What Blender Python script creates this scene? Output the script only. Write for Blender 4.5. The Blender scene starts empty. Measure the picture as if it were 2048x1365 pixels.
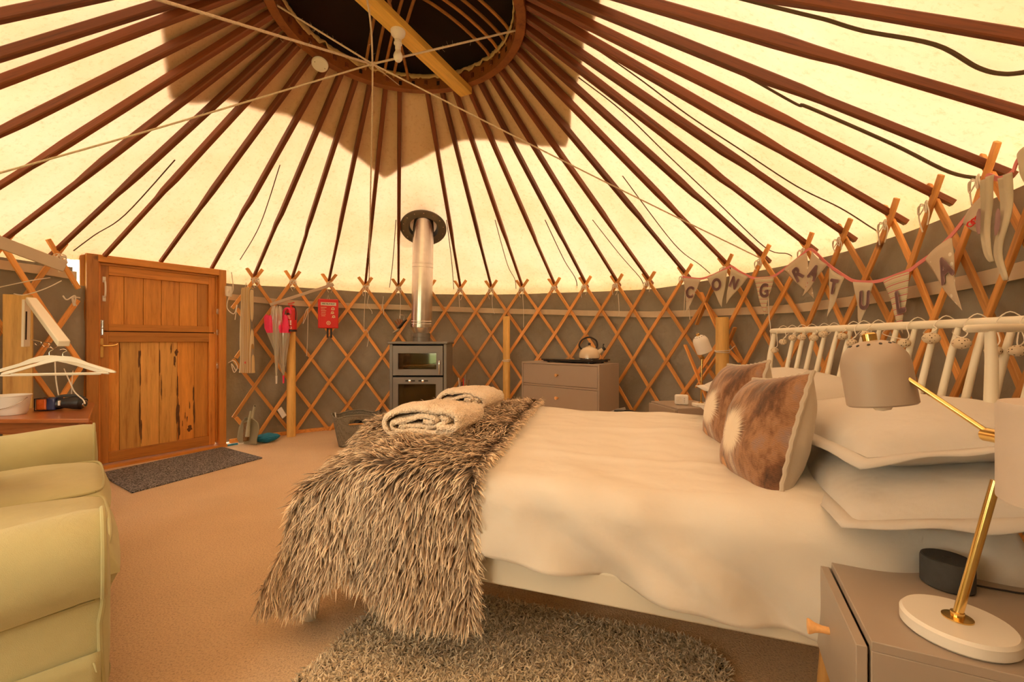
import bpy, math, random
import numpy as np
from mathutils import Vector, Matrix, noise
random.seed(7); rng = np.random.default_rng(7)
SC = bpy.context.scene; COL = SC.collection
pi = math.pi
def srgb(r, g, b):
    f = lambda c: c/12.92 if c <= .04045 else ((c+.055)/1.055)**2.4
    return (f(r/255), f(g/255), f(b/255), 1)

# ------------------------------------------------------------------ camera, light, exposure
F = 870.0; HC = 1.0
cam = bpy.data.cameras.new('camera'); cam.sensor_width = 36; cam.lens = F/2048*36; cam.clip_start = .02
co = bpy.data.objects.new('camera', cam); COL.objects.link(co)
co.location = (0, 0, HC); co.rotation_euler = (pi/2, 0, 0); SC.camera = co
w = bpy.data.worlds.new('sky'); SC.world = w; w.use_nodes = True
wn = w.node_tree.nodes; bg = wn['Background']
bg.inputs[0].default_value = (1.0, .94, .74, 1); bg.inputs[1].default_value = 6.2
sun = bpy.data.lights.new('sun', 'SUN'); sun.energy = 9.0; sun.angle = math.radians(1.2); sun.color = (1, .96, .82)
so = bpy.data.objects.new('sun', sun); COL.objects.link(so)
so.rotation_euler = Vector((-.30, .25, -.92)).to_track_quat('-Z', 'Y').to_euler()
vs = SC.view_settings; vs.view_transform = 'Standard'; vs.look = 'None'; vs.gamma = 1; vs.exposure = 0.42; vs.use_curve_mapping = False
SC.cycles.max_bounces = 10; SC.cycles.diffuse_bounces = 6; SC.cycles.transmission_bounces = 6; SC.cycles.transparent_max_bounces = 12
SC.cycles.sample_clamp_indirect = 6; SC.cycles.caustics_reflective = False; SC.cycles.caustics_refractive = False

def at(px, py, Y):                       # a point of the place, from a sight line of the photograph and its distance
    return Vector(((px-1024)/F*Y, Y, HC+(682.5-py)*Y/F))

# ------------------------------------------------------------------ materials
MATS = {}
def nm(name):
    m = bpy.data.materials.new(name); m.use_nodes = True; MATS[name] = m
    nt = m.node_tree; return m, nt, nt.nodes, nt.links, nt.nodes['Principled BSDF']
def coords(N, L, scale=(1, 1, 1), out='Object'):
    tc = N.new('ShaderNodeTexCoord'); mp = N.new('ShaderNodeMapping'); mp.inputs['Scale'].default_value = scale
    L.new(tc.outputs[out], mp.inputs[0]); return mp.outputs[0]
def noise_tex(N, L, vec, scale, detail=4, rough=.55):
    n = N.new('ShaderNodeTexNoise'); n.inputs['Scale'].default_value = scale; n.inputs['Detail'].default_value = detail
    n.inputs['Roughness'].default_value = rough; L.new(vec, n.inputs['Vector']); return n.outputs['Fac']
def ramp(N, L, fac, stops):
    r = N.new('ShaderNodeValToRGB'); L.new(fac, r.inputs[0]); e = r.color_ramp.elements
    while len(e) < len(stops): e.new(.5)
    for k, (p, c) in enumerate(stops): e[k].position = p; e[k].color = c
    return r.outputs[0]
def bump(N, L, B, h, strength, dist=.01):
    b = N.new('ShaderNodeBump'); b.inputs['Strength'].default_value = strength; b.inputs['Distance'].default_value = dist
    L.new(h, b.inputs['Height']); L.new(b.outputs[0], B.inputs['Normal']); return b
def sc4(c, k): return (c[0]*k, c[1]*k, c[2]*k, 1)
def plain(name, c, rough=.6, metal=0, var=.12, vscale=8, bmp=0, bscale=60, bdist=.004, coat=0, sheen=0):
    m, nt, N, L, B = nm(name)
    B.inputs['Roughness'].default_value = rough; B.inputs['Metallic'].default_value = metal
    if coat: B.inputs['Coat Weight'].default_value = coat
    if sheen: B.inputs['Sheen Weight'].default_value = sheen
    v = coords(N, L)
    L.new(ramp(N, L, noise_tex(N, L, v, vscale), [(.3, sc4(c, 1-var)), (.7, sc4(c, 1+var))]), B.inputs['Base Color'])
    if bmp: bump(N, L, B, noise_tex(N, L, v, bscale, 3), bmp, bdist)
    return m
def wood(name, c1, c2, stretch=(1.2, 16, 16), scale=1.6, rough=.5, knots=True, coat=0):
    m, nt, N, L, B = nm(name)
    tc = N.new('ShaderNodeTexCoord'); oi = N.new('ShaderNodeObjectInfo')
    add = N.new('ShaderNodeVectorMath'); add.operation = 'ADD'; L.new(tc.outputs['Object'], add.inputs[0])
    cm = N.new('ShaderNodeCombineXYZ'); mu = N.new('ShaderNodeMath'); mu.operation = 'MULTIPLY'; mu.inputs[1].default_value = 13
    L.new(oi.outputs['Random'], mu.inputs[0]); [L.new(mu.outputs[0], cm.inputs[k]) for k in range(3)]; L.new(cm.outputs[0], add.inputs[1])
    mp = N.new('ShaderNodeMapping'); mp.inputs['Scale'].default_value = stretch; L.new(add.outputs[0], mp.inputs[0])
    f = noise_tex(N, L, mp.outputs[0], scale*2, 6, .6)
    f2 = noise_tex(N, L, mp.outputs[0], scale*9, 3, .6)
    mx = N.new('ShaderNodeMath'); mx.operation = 'MULTIPLY_ADD'; mx.inputs[1].default_value = .35; L.new(f2, mx.inputs[0]); L.new(f, mx.inputs[2])
    colr = ramp(N, L, mx.outputs[0], [(.42, c2), (.62, c1), (.85, sc4(c1, 1.2))])
    br = N.new('ShaderNodeMath'); br.operation = 'MULTIPLY_ADD'; br.inputs[1].default_value = .5; br.inputs[2].default_value = .75; L.new(oi.outputs['Random'], br.inputs[0])
    mxc = N.new('ShaderNodeMix'); mxc.data_type = 'RGBA'; mxc.blend_type = 'MULTIPLY'; mxc.inputs[0].default_value = 1
    L.new(colr, mxc.inputs[6]); L.new(br.outputs[0], mxc.inputs[7])
    last = mxc.outputs[2]
    if knots:
        mk = N.new('ShaderNodeMapping'); mk.inputs['Scale'].default_value = (stretch[0]*.28+.8 if stretch[0] < 3 else 9, 9 if stretch[1] > 3 else 1.1, 9 if stretch[2] > 3 else 1.1)
        L.new(add.outputs[0], mk.inputs[0])
        vo = N.new('ShaderNodeTexVoronoi'); vo.inputs['Scale'].default_value = 1.9; L.new(add.outputs[0], vo.inputs['Vector'])
        k = ramp(N, L, vo.outputs['Distance'], [(.03, (.22, .16, .12, 1)), (.06, (1, 1, 1, 1))])
        m2 = N.new('ShaderNodeMix'); m2.data_type = 'RGBA'; m2.blend_type = 'MULTIPLY'; m2.inputs[0].default_value = 1
        L.new(last, m2.inputs[6]); L.new(k, m2.inputs[7]); last = m2.outputs[2]
    L.new(last, B.inputs['Base Color']); B.inputs['Roughness'].default_value = rough
    if coat: B.inputs['Coat Weight'].default_value = coat
    bump(N, L, B, mx.outputs[0], .25, .004)
    return m
def fabric(name, c, weave=900, wr=.15, rough=.9, var=.08, c2=None):
    m, nt, N, L, B = nm(name)
    v = coords(N, L)
    L.new(ramp(N, L, noise_tex(N, L, v, 6, 5), [(.3, sc4(c, 1-var)), (.7, c2 or sc4(c, 1+var))]), B.inputs['Base Color'])
    B.inputs['Roughness'].default_value = rough; B.inputs['Sheen Weight'].default_value = .15
    n1 = noise_tex(N, L, v, weave, 2); n2 = noise_tex(N, L, v, 9, 4)
    a = N.new('ShaderNodeMath'); a.operation = 'MULTIPLY_ADD'; a.inputs[1].default_value = .12; L.new(n1, a.inputs[0]); L.new(n2, a.inputs[2])
    bump(N, L, B, a.outputs[0], wr*2, .02)
    return m
def metal(name, c, rough=.3):
    return plain(name, c, rough, 1, .06, 20)

M_rafter = wood('red_brown_pole_wood', (.175, .046, .013, 1), (.085, .019, .006, 1), (1, 22, 22), 1.2, .5)
M_slat = wood('orange_slat_wood', (.70, .34, .10, 1), (.48, .19, .045, 1), (1, 20, 20), 1.4, .5)
M_ring = wood('crown_wood', (.25, .085, .02, 1), (.15, .042, .01, 1), (5, 5, 5), 1.2, .5, False)
M_door = wood('door_pine', (.58, .255, .05, 1), (.42, .15, .026, 1), (14, 14, 1.1), 1.3, .42, True, .15)
M_door2 = wood('door_pine_pale', (.72, .40, .11, 1), (.46, .18, .035, 1), (14, 14, 1.1), 1.1, .42, True, .15)
M_doorf = wood('door_frame_pine', (.54, .225, .045, 1), (.36, .125, .022, 1), (14, 14, 1.1), 1.3, .45, True, .15)
M_doorh = wood('door_rail_pine', (.56, .24, .048, 1), (.4, .14, .025, 1), (1.1, 14, 14), 1.3, .45, False, .15)
M_post = wood('yellow_post_pine', (.66, .42, .13, 1), (.5, .28, .075, 1), (12, 12, 1.1), 1.2, .6)
M_beam = wood('beam_pine', (.66, .42, .085, 1), (.50, .29, .05, 1), (1, 14, 14), 1.3, .6)
M_table = wood('varnished_table_wood', (.36, .12, .035, 1), (.22, .06, .02, 1), (1.2, 14, 14), 1.4, .3, False, .3)
M_legw = wood('turned_leg_wood', (.66, .37, .12, 1), (.5, .25, .07, 1), (10, 10, 1.5), 1.4, .45, False)
M_lath = wood('bent_lath_wood', (.42, .18, .05, 1), (.28, .10, .03, 1), (3, 3, 3), 2, .5, False)
M_cream = plain('cream_paint', (.80, .77, .66, 1), .45, 0, .03, 5)
M_grey = plain('grey_furniture_paint', (.40, .335, .275, 1), .42, 0, .03, 4)
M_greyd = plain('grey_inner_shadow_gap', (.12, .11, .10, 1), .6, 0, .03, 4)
M_knob = wood('knob_wood', (.72, .42, .17, 1), (.6, .3, .1, 1), (6, 6, 6), 2, .45, False)
M_brass = metal('polished_brass', (.86, .60, .22, 1), .18)
M_chrome = metal('chrome', (.78, .76, .72, 1), .15)
M_steel = metal('flue_steel', (.72, .70, .68, 1), .24)
M_black = plain('black_plastic', (.02, .02, .022, 1), .4, 0, .1, 6)
M_glassb = plain('black_glass_hob', (.012, .012, .013, 1), .06, 0, .05, 6, coat=.5)
M_char = plain('charcoal_fabric', (.055, .055, .055, 1), .85, 0, .1, 60, .3, 900)
M_white = plain('white_plastic', (.82, .80, .76, 1), .4, 0, .02, 6)
M_cord = plain('white_cord', (.80, .76, .68, 1), .8, 0, .06, 60, .5, 500)
M_rope = plain('sisal_rope', (.72, .60, .46, 1), .85, 0, .12, 90, .8, 400)
M_marble = plain('white_marble', (.86, .84, .78, 1), .28, 0, .04, 5, coat=.2)
M_stove = plain('grey_stove_enamel', (.20, .185, .165, 1), .42, .3, .06, 5)
M_stovein = plain('stove_soot', (.03, .028, .026, 1), .8, 0, .3, 12)
M_brick = plain('firebrick', (.28, .21, .13, 1), .85, 0, .3, 9, .4, 30)
M_shade = plain('grey_lamp_enamel', (.42, .345, .28, 1), .4, 0, .03, 5)
M_shadew = plain('white_lamp_enamel', (.80, .77, .72, 1), .4, 0, .03, 5)
M_red = plain('red_vinyl', (.72, .030, .035, 1), .4, 0, .08, 6)
M_pink = plain('hot_pink_nylon', (.90, .04, .16, 1), .5, 0, .12, 8, .3, 30, .01)
M_blue = plain('blue_plastic', (.02, .26, .48, 1), .5, 0, .25, 20, .6, 120, .01)
M_sageg = plain('grey_green_plastic', (.40, .40, .30, 1), .55, 0, .08, 8)
M_bag = fabric('grey_cloth', (.30, .28, .25, 1))
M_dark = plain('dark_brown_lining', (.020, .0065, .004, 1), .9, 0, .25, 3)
M_amber = plain('amber_lens', (.75, .18, .03, 1), .2, 0, .2, 30, .4, 80, coat=.5)
M_navy = plain('navy_plastic', (.02, .03, .12, 1), .3, 0, .1, 10, coat=.4)
M_sofa = fabric('pale_green_linen', (.50, .47, .25, 1), 700, .16)
M_piping = fabric('piping_linen', (.43, .40, .20, 1), 700, .1)
M_duvet = fabric('cream_cotton', (.86, .82, .74, 1), 1500, .26, .85, .02)
M_pillow = fabric('white_cotton', (.86, .83, .78, 1), 1500, .42, .85, .02)
M_cushb = fabric('oatmeal_velvet', (.52, .45, .36, 1), 900, .12)
M_flagc = fabric('oatmeal_flag_cotton', (.62, .56, .44, 1), 1200, .1)
M_letter = fabric('mauve_felt', (.36, .22, .24, 1), 1200, .1)
M_pinkb = fabric('pink_bias_binding', (.78, .25, .26, 1), 1200, .1)
M_brown = fabric('brown_webbing', (.13, .085, .045, 1), 1200, .1)  # brown that also paints the strap shadows under the roof canvas
M_band = fabric('pale_webbing', (.66, .56, .42, 1), 1200, .05)
M_slatpale = plain('pale_plywood', (.56, .46, .38, 1), .6, 0, .06, 5)
M_glass = None
def glass(name, tint=(.9, .9, .9, 1), mixf=.25):
    m, nt, N, L, B = nm(name); out = N['Material Output']; N.remove(B)
    t = N.new('ShaderNodeBsdfTransparent'); t.inputs[0].default_value = tint
    g = N.new('ShaderNodeBsdfGlossy'); g.inputs['Roughness'].default_value = .05; g.inputs[0].default_value = (.9, .9, .9, 1)
    mx = N.new('ShaderNodeMixShader'); mx.inputs[0].default_value = mixf
    L.new(t.outputs[0], mx.inputs[1]); L.new(g.outputs[0], mx.inputs[2]); L.new(mx.outputs[0], out.inputs[0]); return m
M_glass = glass('stove_window_glass', (.62, .50, .34, 1), .10)
M_clear = glass('clear_umbrella_plastic', (.90, .86, .80, 1), .22)
_n = M_clear.node_tree; _d = _n.nodes.new('ShaderNodeBsdfDiffuse'); _d.inputs[0].default_value = (.7, .64, .54, 1); _m = _n.nodes.new('ShaderNodeMixShader'); _m.inputs[0].default_value = .42
_o = _n.nodes['Material Output']; _s = _o.inputs[0].links[0].from_socket; _n.links.new(_s, _m.inputs[1]); _n.links.new(_d.outputs[0], _m.inputs[2]); _n.links.new(_m.outputs[0], _o.inputs[0])

def canvas_mat():
    m, nt, N, L, B = nm('cream_roof_canvas'); out = N['Material Output']; N.remove(B)
    v = coords(N, L)
    f = noise_tex(N, L, v, 1.3, 6, .6); f2 = noise_tex(N, L, v, 34, 4, .75)
    c = ramp(N, L, f, [(.32, (.84, .60, .36, 1)), (.55, (.92, .69, .46, 1)), (.75, (.95, .75, .54, 1))])
    s = ramp(N, L, f2, [(.30, (.80, .70, .56, 1)), (.47, (1, 1, 1, 1))])
    mx = N.new('ShaderNodeMix'); mx.data_type = 'RGBA'; mx.blend_type = 'MULTIPLY'; mx.inputs[0].default_value = .6
    L.new(c, mx.inputs[6]); L.new(s, mx.inputs[7])
    d = N.new('ShaderNodeBsdfDiffuse'); t = N.new('ShaderNodeBsdfTranslucent')
    L.new(mx.outputs[2], d.inputs[0])
    mt = N.new('ShaderNodeMix'); mt.data_type = 'RGBA'; mt.blend_type = 'MULTIPLY'; mt.inputs[0].default_value = 1
    L.new(mx.outputs[2], mt.inputs[6]); mt.inputs[7].default_value = (.98, .86, .84, 1); L.new(mt.outputs[2], t.inputs[0])
    ms = N.new('ShaderNodeMixShader'); ms.inputs[0].default_value = .135
    L.new(d.outputs[0], ms.inputs[1]); L.new(t.outputs[0], ms.inputs[2]); L.new(ms.outputs[0], out.inputs[0])
    b = N.new('ShaderNodeBump'); b.inputs['Strength'].default_value = .5; b.inputs['Distance'].default_value = .035
    L.new(noise_tex(N, L, v, 5, 6), b.inputs['Height']); L.new(b.outputs[0], d.inputs['Normal']); L.new(b.outputs[0], t.inputs['Normal'])
    return m
M_canvas = canvas_mat()
def wall_mat():
    m, nt, N, L, B = nm('olive_grey_wall_canvas')
    v = coords(N, L)
    f = noise_tex(N, L, v, 1.6, 6, .65)
    L.new(ramp(N, L, f, [(.3, (.27, .25, .20, 1)), (.7, (.39, .37, .31, 1))]), B.inputs['Base Color'])
    B.inputs['Roughness'].default_value = .95
    a = noise_tex(N, L, v, 500, 2); b = noise_tex(N, L, v, 4, 4)
    k = N.new('ShaderNodeMath'); k.operation = 'MULTIPLY_ADD'; k.inputs[1].default_value = .05; L.new(a, k.inputs[0]); L.new(b, k.inputs[2])
    bump(N, L, B, k.outputs[0], .6, .05); return m
M_wall = wall_mat()
def carpet_mat():
    m, nt, N, L, B = nm('beige_carpet')
    v = coords(N, L)
    n1 = noise_tex(N, L, v, 150, 4, .7); n2 = noise_tex(N, L, v, 3.2, 5)
    c = ramp(N, L, n1, [(.3, (.56, .36, .21, 1)), (.5, (.90, .66, .42, 1)), (.72, (.97, .77, .52, 1))])
    d = ramp(N, L, n2, [(.35, (.94, .93, .91, 1)), (.6, (1, 1, 1, 1))])
    mx = N.new('ShaderNodeMix'); mx.data_type = 'RGBA'; mx.blend_type = 'MULTIPLY'; mx.inputs[0].default_value = 1
    L.new(c, mx.inputs[6]); L.new(d, mx.inputs[7]); L.new(mx.outputs[2], B.inputs['Base Color'])
    B.inputs['Roughness'].default_value = 1; B.inputs['Sheen Weight'].default_value = .2
    bump(N, L, B, n1, .9, .008); return m
M_carpet = carpet_mat()
def mat_mat():
    m, nt, N, L, B = nm('charcoal_mat_pile')
    v = coords(N, L); n1 = noise_tex(N, L, v, 130, 3, .8)
    L.new(ramp(N, L, n1, [(.38, (.03, .03, .035, 1)), (.5, (.17, .17, .19, 1)), (.62, (.60, .58, .60, 1))]), B.inputs['Base Color'])
    B.inputs['Roughness'].default_value = 1; bump(N, L, B, n1, 1, .01); return m
M_mat = mat_mat()
def stripe_mat(name, axis, cols, period, rough=.85):
    m, nt, N, L, B = nm(name)
    tc = N.new('ShaderNodeTexCoord'); sp = N.new('ShaderNodeSeparateXYZ'); L.new(tc.outputs['Object'], sp.inputs[0])
    a = N.new('ShaderNodeMath'); a.operation = 'MULTIPLY'; a.inputs[1].default_value = 1/period; L.new(sp.outputs[axis], a.inputs[0])
    fr = N.new('ShaderNodeMath'); fr.operation = 'FRACT'; L.new(a.outputs[0], fr.inputs[0])
    r = N.new('ShaderNodeValToRGB'); r.color_ramp.interpolation = 'CONSTANT'; e = r.color_ramp.elements
    while len(e) < len(cols): e.new(.5)
    for k, (p, c) in enumerate(cols): e[k].position = p; e[k].color = c
    L.new(fr.outputs[0], r.inputs[0]); L.new(r.outputs[0], B.inputs['Base Color']); B.inputs['Roughness'].default_value = rough; return m
M_exc = stripe_mat('ticking_stripes', 0, [(0, (.62, .50, .30, 1)), (.18, (.20, .17, .13, 1)), (.24, (.60, .40, .16, 1)), (.42, (.24, .2, .16, 1)), (.5, (.70, .58, .36, 1)), (.7, (.42, .26, .10, 1)), (.78, (.30, .26, .2, 1)), (.86, (.66, .5, .26, 1))], .045)
M_flags = stripe_mat('pink_striped_cotton', 2, [(0, (.64, .58, .44, 1)), (.62, (.55, .14, .17, 1)), (.74, (.64, .58, .44, 1)), (.9, (.50, .48, .28, 1))], .03)
def dots_mat(name, base, dot, scale, rad):
    m, nt, N, L, B = nm(name)
    v = coords(N, L); vo = N.new('ShaderNodeTexVoronoi'); vo.inputs['Scale'].default_value = scale; vo.inputs['Randomness'].default_value = .35; L.new(v, vo.inputs['Vector'])
    r = ramp(N, L, vo.outputs['Distance'], [(rad, dot), (rad+.03, base)]); L.new(r, B.inputs['Base Color']); B.inputs['Roughness'].default_value = .9; return m
M_flagd = dots_mat('spotted_cotton', (.62, .52, .40, 1), (.85, .8, .7, 1), 26, .22)
M_flagf = dots_mat('sprigged_cotton', (.60, .52, .42, 1), (.55, .12, .12, 1), 34, .14)
M_ball = dots_mat('woven_ball', (.62, .52, .38, 1), (.07, .04, .02, 1), 135, .24)
M_basket = dots_mat('woven_plastic_basket', (.22, .205, .165, 1), (.07, .06, .045, 1), 85, .27)
def fleece_mat(name, c):
    m, nt, N, L, B = nm(name); v = coords(N, L)
    vo = N.new('ShaderNodeTexVoronoi'); vo.inputs['Scale'].default_value = 150; L.new(v, vo.inputs['Vector'])
    n = noise_tex(N, L, v, 160, 4, .7)
    L.new(ramp(N, L, n, [(.3, sc4(c, .78)), (.5, c), (.7, sc4(c, 1.05))]), B.inputs['Base Color'])
    B.inputs['Roughness'].default_value = 1; B.inputs['Sheen Weight'].default_value = .4
    bump(N, L, B, vo.outputs['Distance'], .7, .008); return m
M_fleece = fleece_mat('oatmeal_fleece', (.95, .80, .62, 1))
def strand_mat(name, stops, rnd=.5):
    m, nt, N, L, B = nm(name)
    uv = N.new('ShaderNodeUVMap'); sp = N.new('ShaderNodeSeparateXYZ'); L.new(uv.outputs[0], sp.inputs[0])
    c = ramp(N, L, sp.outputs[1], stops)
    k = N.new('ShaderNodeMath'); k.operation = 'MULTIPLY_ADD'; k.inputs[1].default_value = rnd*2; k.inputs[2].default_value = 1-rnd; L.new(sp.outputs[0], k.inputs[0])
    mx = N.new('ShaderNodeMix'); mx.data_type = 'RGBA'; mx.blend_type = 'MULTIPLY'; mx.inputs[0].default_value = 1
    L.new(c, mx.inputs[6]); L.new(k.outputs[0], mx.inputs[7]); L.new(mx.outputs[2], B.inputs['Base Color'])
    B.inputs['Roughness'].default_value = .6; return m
M_fur = strand_mat('faux_fur', [(0, (.10, .06, .035, 1)), (.4, (.35, .245, .16, 1)), (1, (1.0, .86, .66, 1))], .55)
M_furb = plain('fur_backing', (.10, .07, .05, 1), .95)
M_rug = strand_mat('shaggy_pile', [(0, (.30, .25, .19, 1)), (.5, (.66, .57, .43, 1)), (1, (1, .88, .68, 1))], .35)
M_rugb = plain('rug_backing', (.22, .2, .165, 1), .95)
def cushion_mat():
    m, nt, N, L, B = nm('thistle_print_velvet')
    tc = N.new('ShaderNodeTexCoord'); v = tc.outputs['Object']
    mp = N.new('ShaderNodeMapping'); mp.inputs['Scale'].default_value = (1, 3.2, 1.4); mp.inputs['Rotation'].default_value = (.6, 0, 0); L.new(v, mp.inputs[0])
    n1 = noise_tex(N, L, mp.outputs[0], 5, 5, .65)
    base = ramp(N, L, n1, [(.30, (.035, .018, .012, 1)), (.42, (.17, .075, .035, 1)), (.54, (.36, .19, .10, 1)), (.64, (.30, .20, .17, 1)), (.74, (.58, .47, .36, 1))])
    # fine herringbone
    wv = N.new('ShaderNodeTexWave'); wv.inputs['Scale'].default_value = 70; wv.bands_direction = 'Z'; wv.inputs['Distortion'].default_value = 7; wv.inputs['Detail'].default_value = 2; L.new(v, wv.inputs['Vector'])
    wr = ramp(N, L, wv.outputs['Fac'], [(.2, (.78, .76, .74, 1)), (.7, (1.1, 1.06, 1, 1))])
    m1 = N.new('ShaderNodeMix'); m1.data_type = 'RGBA'; m1.blend_type = 'MULTIPLY'; m1.inputs[0].default_value = .7; L.new(base, m1.inputs[6]); L.new(wr, m1.inputs[7])
    # thistle head: pale burst at (y=.03,z=.02)
    def burst(cy, cz, r0, colr, prev):
        sub = N.new('ShaderNodeVectorMath'); sub.operation = 'SUBTRACT'; L.new(v, sub.inputs[0]); sub.inputs[1].default_value = (0, cy, cz)
        s = N.new('ShaderNodeSeparateXYZ'); L.new(sub.outputs[0], s.inputs[0])
        an = N.new('ShaderNodeMath'); an.operation = 'ARCTAN2'; L.new(s.outputs[1], an.inputs[0]); L.new(s.outputs[2], an.inputs[1])
        hy = N.new('ShaderNodeMath'); hy.operation = 'MULTIPLY'; L.new(s.outputs[1], hy.inputs[0]); L.new(s.outputs[1], hy.inputs[1])
        h2 = N.new('ShaderNodeMath'); h2.operation = 'MULTIPLY_ADD'; L.new(s.outputs[2], h2.inputs[0]); L.new(s.outputs[2], h2.inputs[1]); L.new(hy.outputs[0], h2.inputs[2])
        sq = N.new('ShaderNodeMath'); sq.operation = 'SQRT'; L.new(h2.outputs[0], sq.inputs[0])
        cb = N.new('ShaderNodeCombineXYZ'); a6 = N.new('ShaderNodeMath'); a6.operation = 'MULTIPLY'; a6.inputs[1].default_value = 22; L.new(an.outputs[0], a6.inputs[0])
        L.new(a6.outputs[0], cb.inputs[0]); nz = noise_tex(N, L, cb.outputs[0], 1.6, 2)
        k = N.new('ShaderNodeMath'); k.operation = 'MULTIPLY_ADD'; k.inputs[1].default_value = -r0*1.6; L.new(nz, k.inputs[0]); ad = N.new('ShaderNodeMath'); ad.operation = 'ADD'; ad.inputs[1].default_value = r0*1.6; L.new(sq.outputs[0], ad.inputs[0]); L.new(ad.outputs[0], k.inputs[2])
        f = ramp(N, L, k.outputs[0], [(r0*1.34, (1, 1, 1, 1)), (r0*1.46, (0, 0, 0, 1))])
        mm = N.new('ShaderNodeMix'); mm.data_type = 'RGBA'; L.new(f, mm.inputs[0]); L.new(prev, mm.inputs[6]); mm.inputs[7].default_value = colr; return mm.outputs[2]
    o = burst(.005, -.02, .105, (.80, .70, .55, 1), m1.outputs[2])
    o = burst(.05, -.12, .032, (.55, .27, .10, 1), o)
    L.new(o, B.inputs['Base Color']); B.inputs['Roughness'].default_value = .85; B.inputs['Sheen Weight'].default_value = .3
    bump(N, L, B, n1, .4, .01); return m
M_cush = cushion_mat()
M_sofac = plain('patterned_cushion_cloth', (.50, .38, .26, 1), .9, 0, .6, 16)

# ------------------------------------------------------------------ mesh helpers
class MB:
    def __init__(s): s.v = []; s.f = []; s.uv = None
    def add(s, vs, fs):
        n = len(s.v); s.v += [tuple(p) for p in vs]; s.f += [tuple(i+n for i in f) for f in fs]; return s
    def box(s, c, size, M=None):
        x, y, z = [k/2 for k in size]; c = Vector(c)
        P = [Vector((a*x, b*y, d*z)) for a in (-1, 1) for b in (-1, 1) for d in (-1, 1)]
        if M is not None: P = [M @ p for p in P]
        return s.add([c+p for p in P], [(0, 1, 3, 2), (4, 6, 7, 5), (0, 4, 5, 1), (2, 3, 7, 6), (0, 2, 6, 4), (1, 5, 7, 3)])
    def bar(s, a, b, w, h, up=(0, 0, 1), w2=None, h2=None):
        a = Vector(a); b = Vector(b); x = (b-a).normalized(); y = Vector(up).cross(x).normalized(); z = x.cross(y)
        w2 = w if w2 is None else w2; h2 = h if h2 is None else h2; P = []
        for p, ww, hh in ((a, w, h), (b, w2, h2)):
            for i, j in ((-1, -1), (1, -1), (1, 1), (-1, 1)): P.append(p+y*(ww/2*i)+z*(hh/2*j))
        return s.add(P, [(0, 1, 2, 3), (7, 6, 5, 4), (0, 4, 5, 1), (1, 5, 6, 2), (2, 6, 7, 3), (3, 7, 4, 0)])
    def tube(s, pts, r, n=8, cap=True, flat=1.0):
        pts = [Vector(p) for p in pts]; rs = r if hasattr(r, '__len__') else [r]*len(pts); m = len(pts)
        up = Vector((0, 0, 1)); vs = []
        t0 = (pts[1]-pts[0]).normalized()
        if abs(t0.dot(up)) > .95: up = Vector((1, 0, 0))
        y = up.cross(t0).normalized()
        for i, p in enumerate(pts):
            t = (pts[min(i+1, m-1)]-pts[max(i-1, 0)]).normalized()
            y = (y-t*y.dot(t)).normalized(); z = t.cross(y)
            for k in range(n):
                a = 2*pi*k/n; vs.append(p+y*(rs[i]*math.cos(a))+z*(rs[i]*flat*math.sin(a)))
        fs = [(i*n+k, i*n+(k+1) % n, (i+1)*n+(k+1) % n, (i+1)*n+k) for i in range(m-1) for k in range(n)]
        if cap: fs += [tuple(range(n-1, -1, -1)), tuple((m-1)*n+k for k in range(n))]
        return s.add(vs, fs)
    def lathe(s, prof, o=(0, 0, 0), n=28, axis=(0, 0, 1), cap=False):
        ax = Vector(axis).normalized(); o = Vector(o); u = ax.orthogonal().normalized(); v = ax.cross(u); vs = []
        for r, h in prof:
            for k in range(n):
                a = 2*pi*k/n; vs.append(o+ax*h+u*(r*math.cos(a))+v*(r*math.sin(a)))
        m = len(prof)
        fs = [(i*n+k, i*n+(k+1) % n, (i+1)*n+(k+1) % n, (i+1)*n+k) for i in range(m-1) for k in range(n)]
        if cap: fs += [tuple(range(n-1, -1, -1)), tuple((m-1)*n+k for k in range(n))]
        return s.add(vs, fs)
    def grid(s, fn, nu, nv, closed_u=False):
        vs = [fn(i/(nu if closed_u else nu-1), j/(nv-1)) for j in range(nv) for i in range(nu)]
        fs = []
        for j in range(nv-1):
            for i in range(nu if closed_u else nu-1):
                i2 = (i+1) % nu; fs.append((j*nu+i, j*nu+i2, (j+1)*nu+i2, (j+1)*nu+i))
        return s.add(vs, fs)
    def prism(s, poly, d):
        n = len(poly); d = Vector(d); poly = [Vector(p) for p in poly]
        return s.add(poly+[p+d for p in poly], [tuple(range(n-1, -1, -1)), tuple(range(n, 2*n))]+[(k, (k+1) % n, n+(k+1) % n, n+k) for k in range(n)])
W = {}
def setp(o, label=None, cat=None, group=None, kind=None):
    for k, v in (('label', label), ('category', cat), ('group', group), ('kind', kind)):
        if v: o[k] = v
    return o
def thing(name, label, cat, group=None, loc=(0, 0, 0), M=None, kind=None):
    o = bpy.data.objects.new(name, None); o.empty_display_size = .05; COL.objects.link(o)
    Mw = M if M is not None else Matrix.Translation(Vector(loc)); o.matrix_basis = Mw; W[o.name] = Mw
    return setp(o, label, cat, group, kind)
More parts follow.
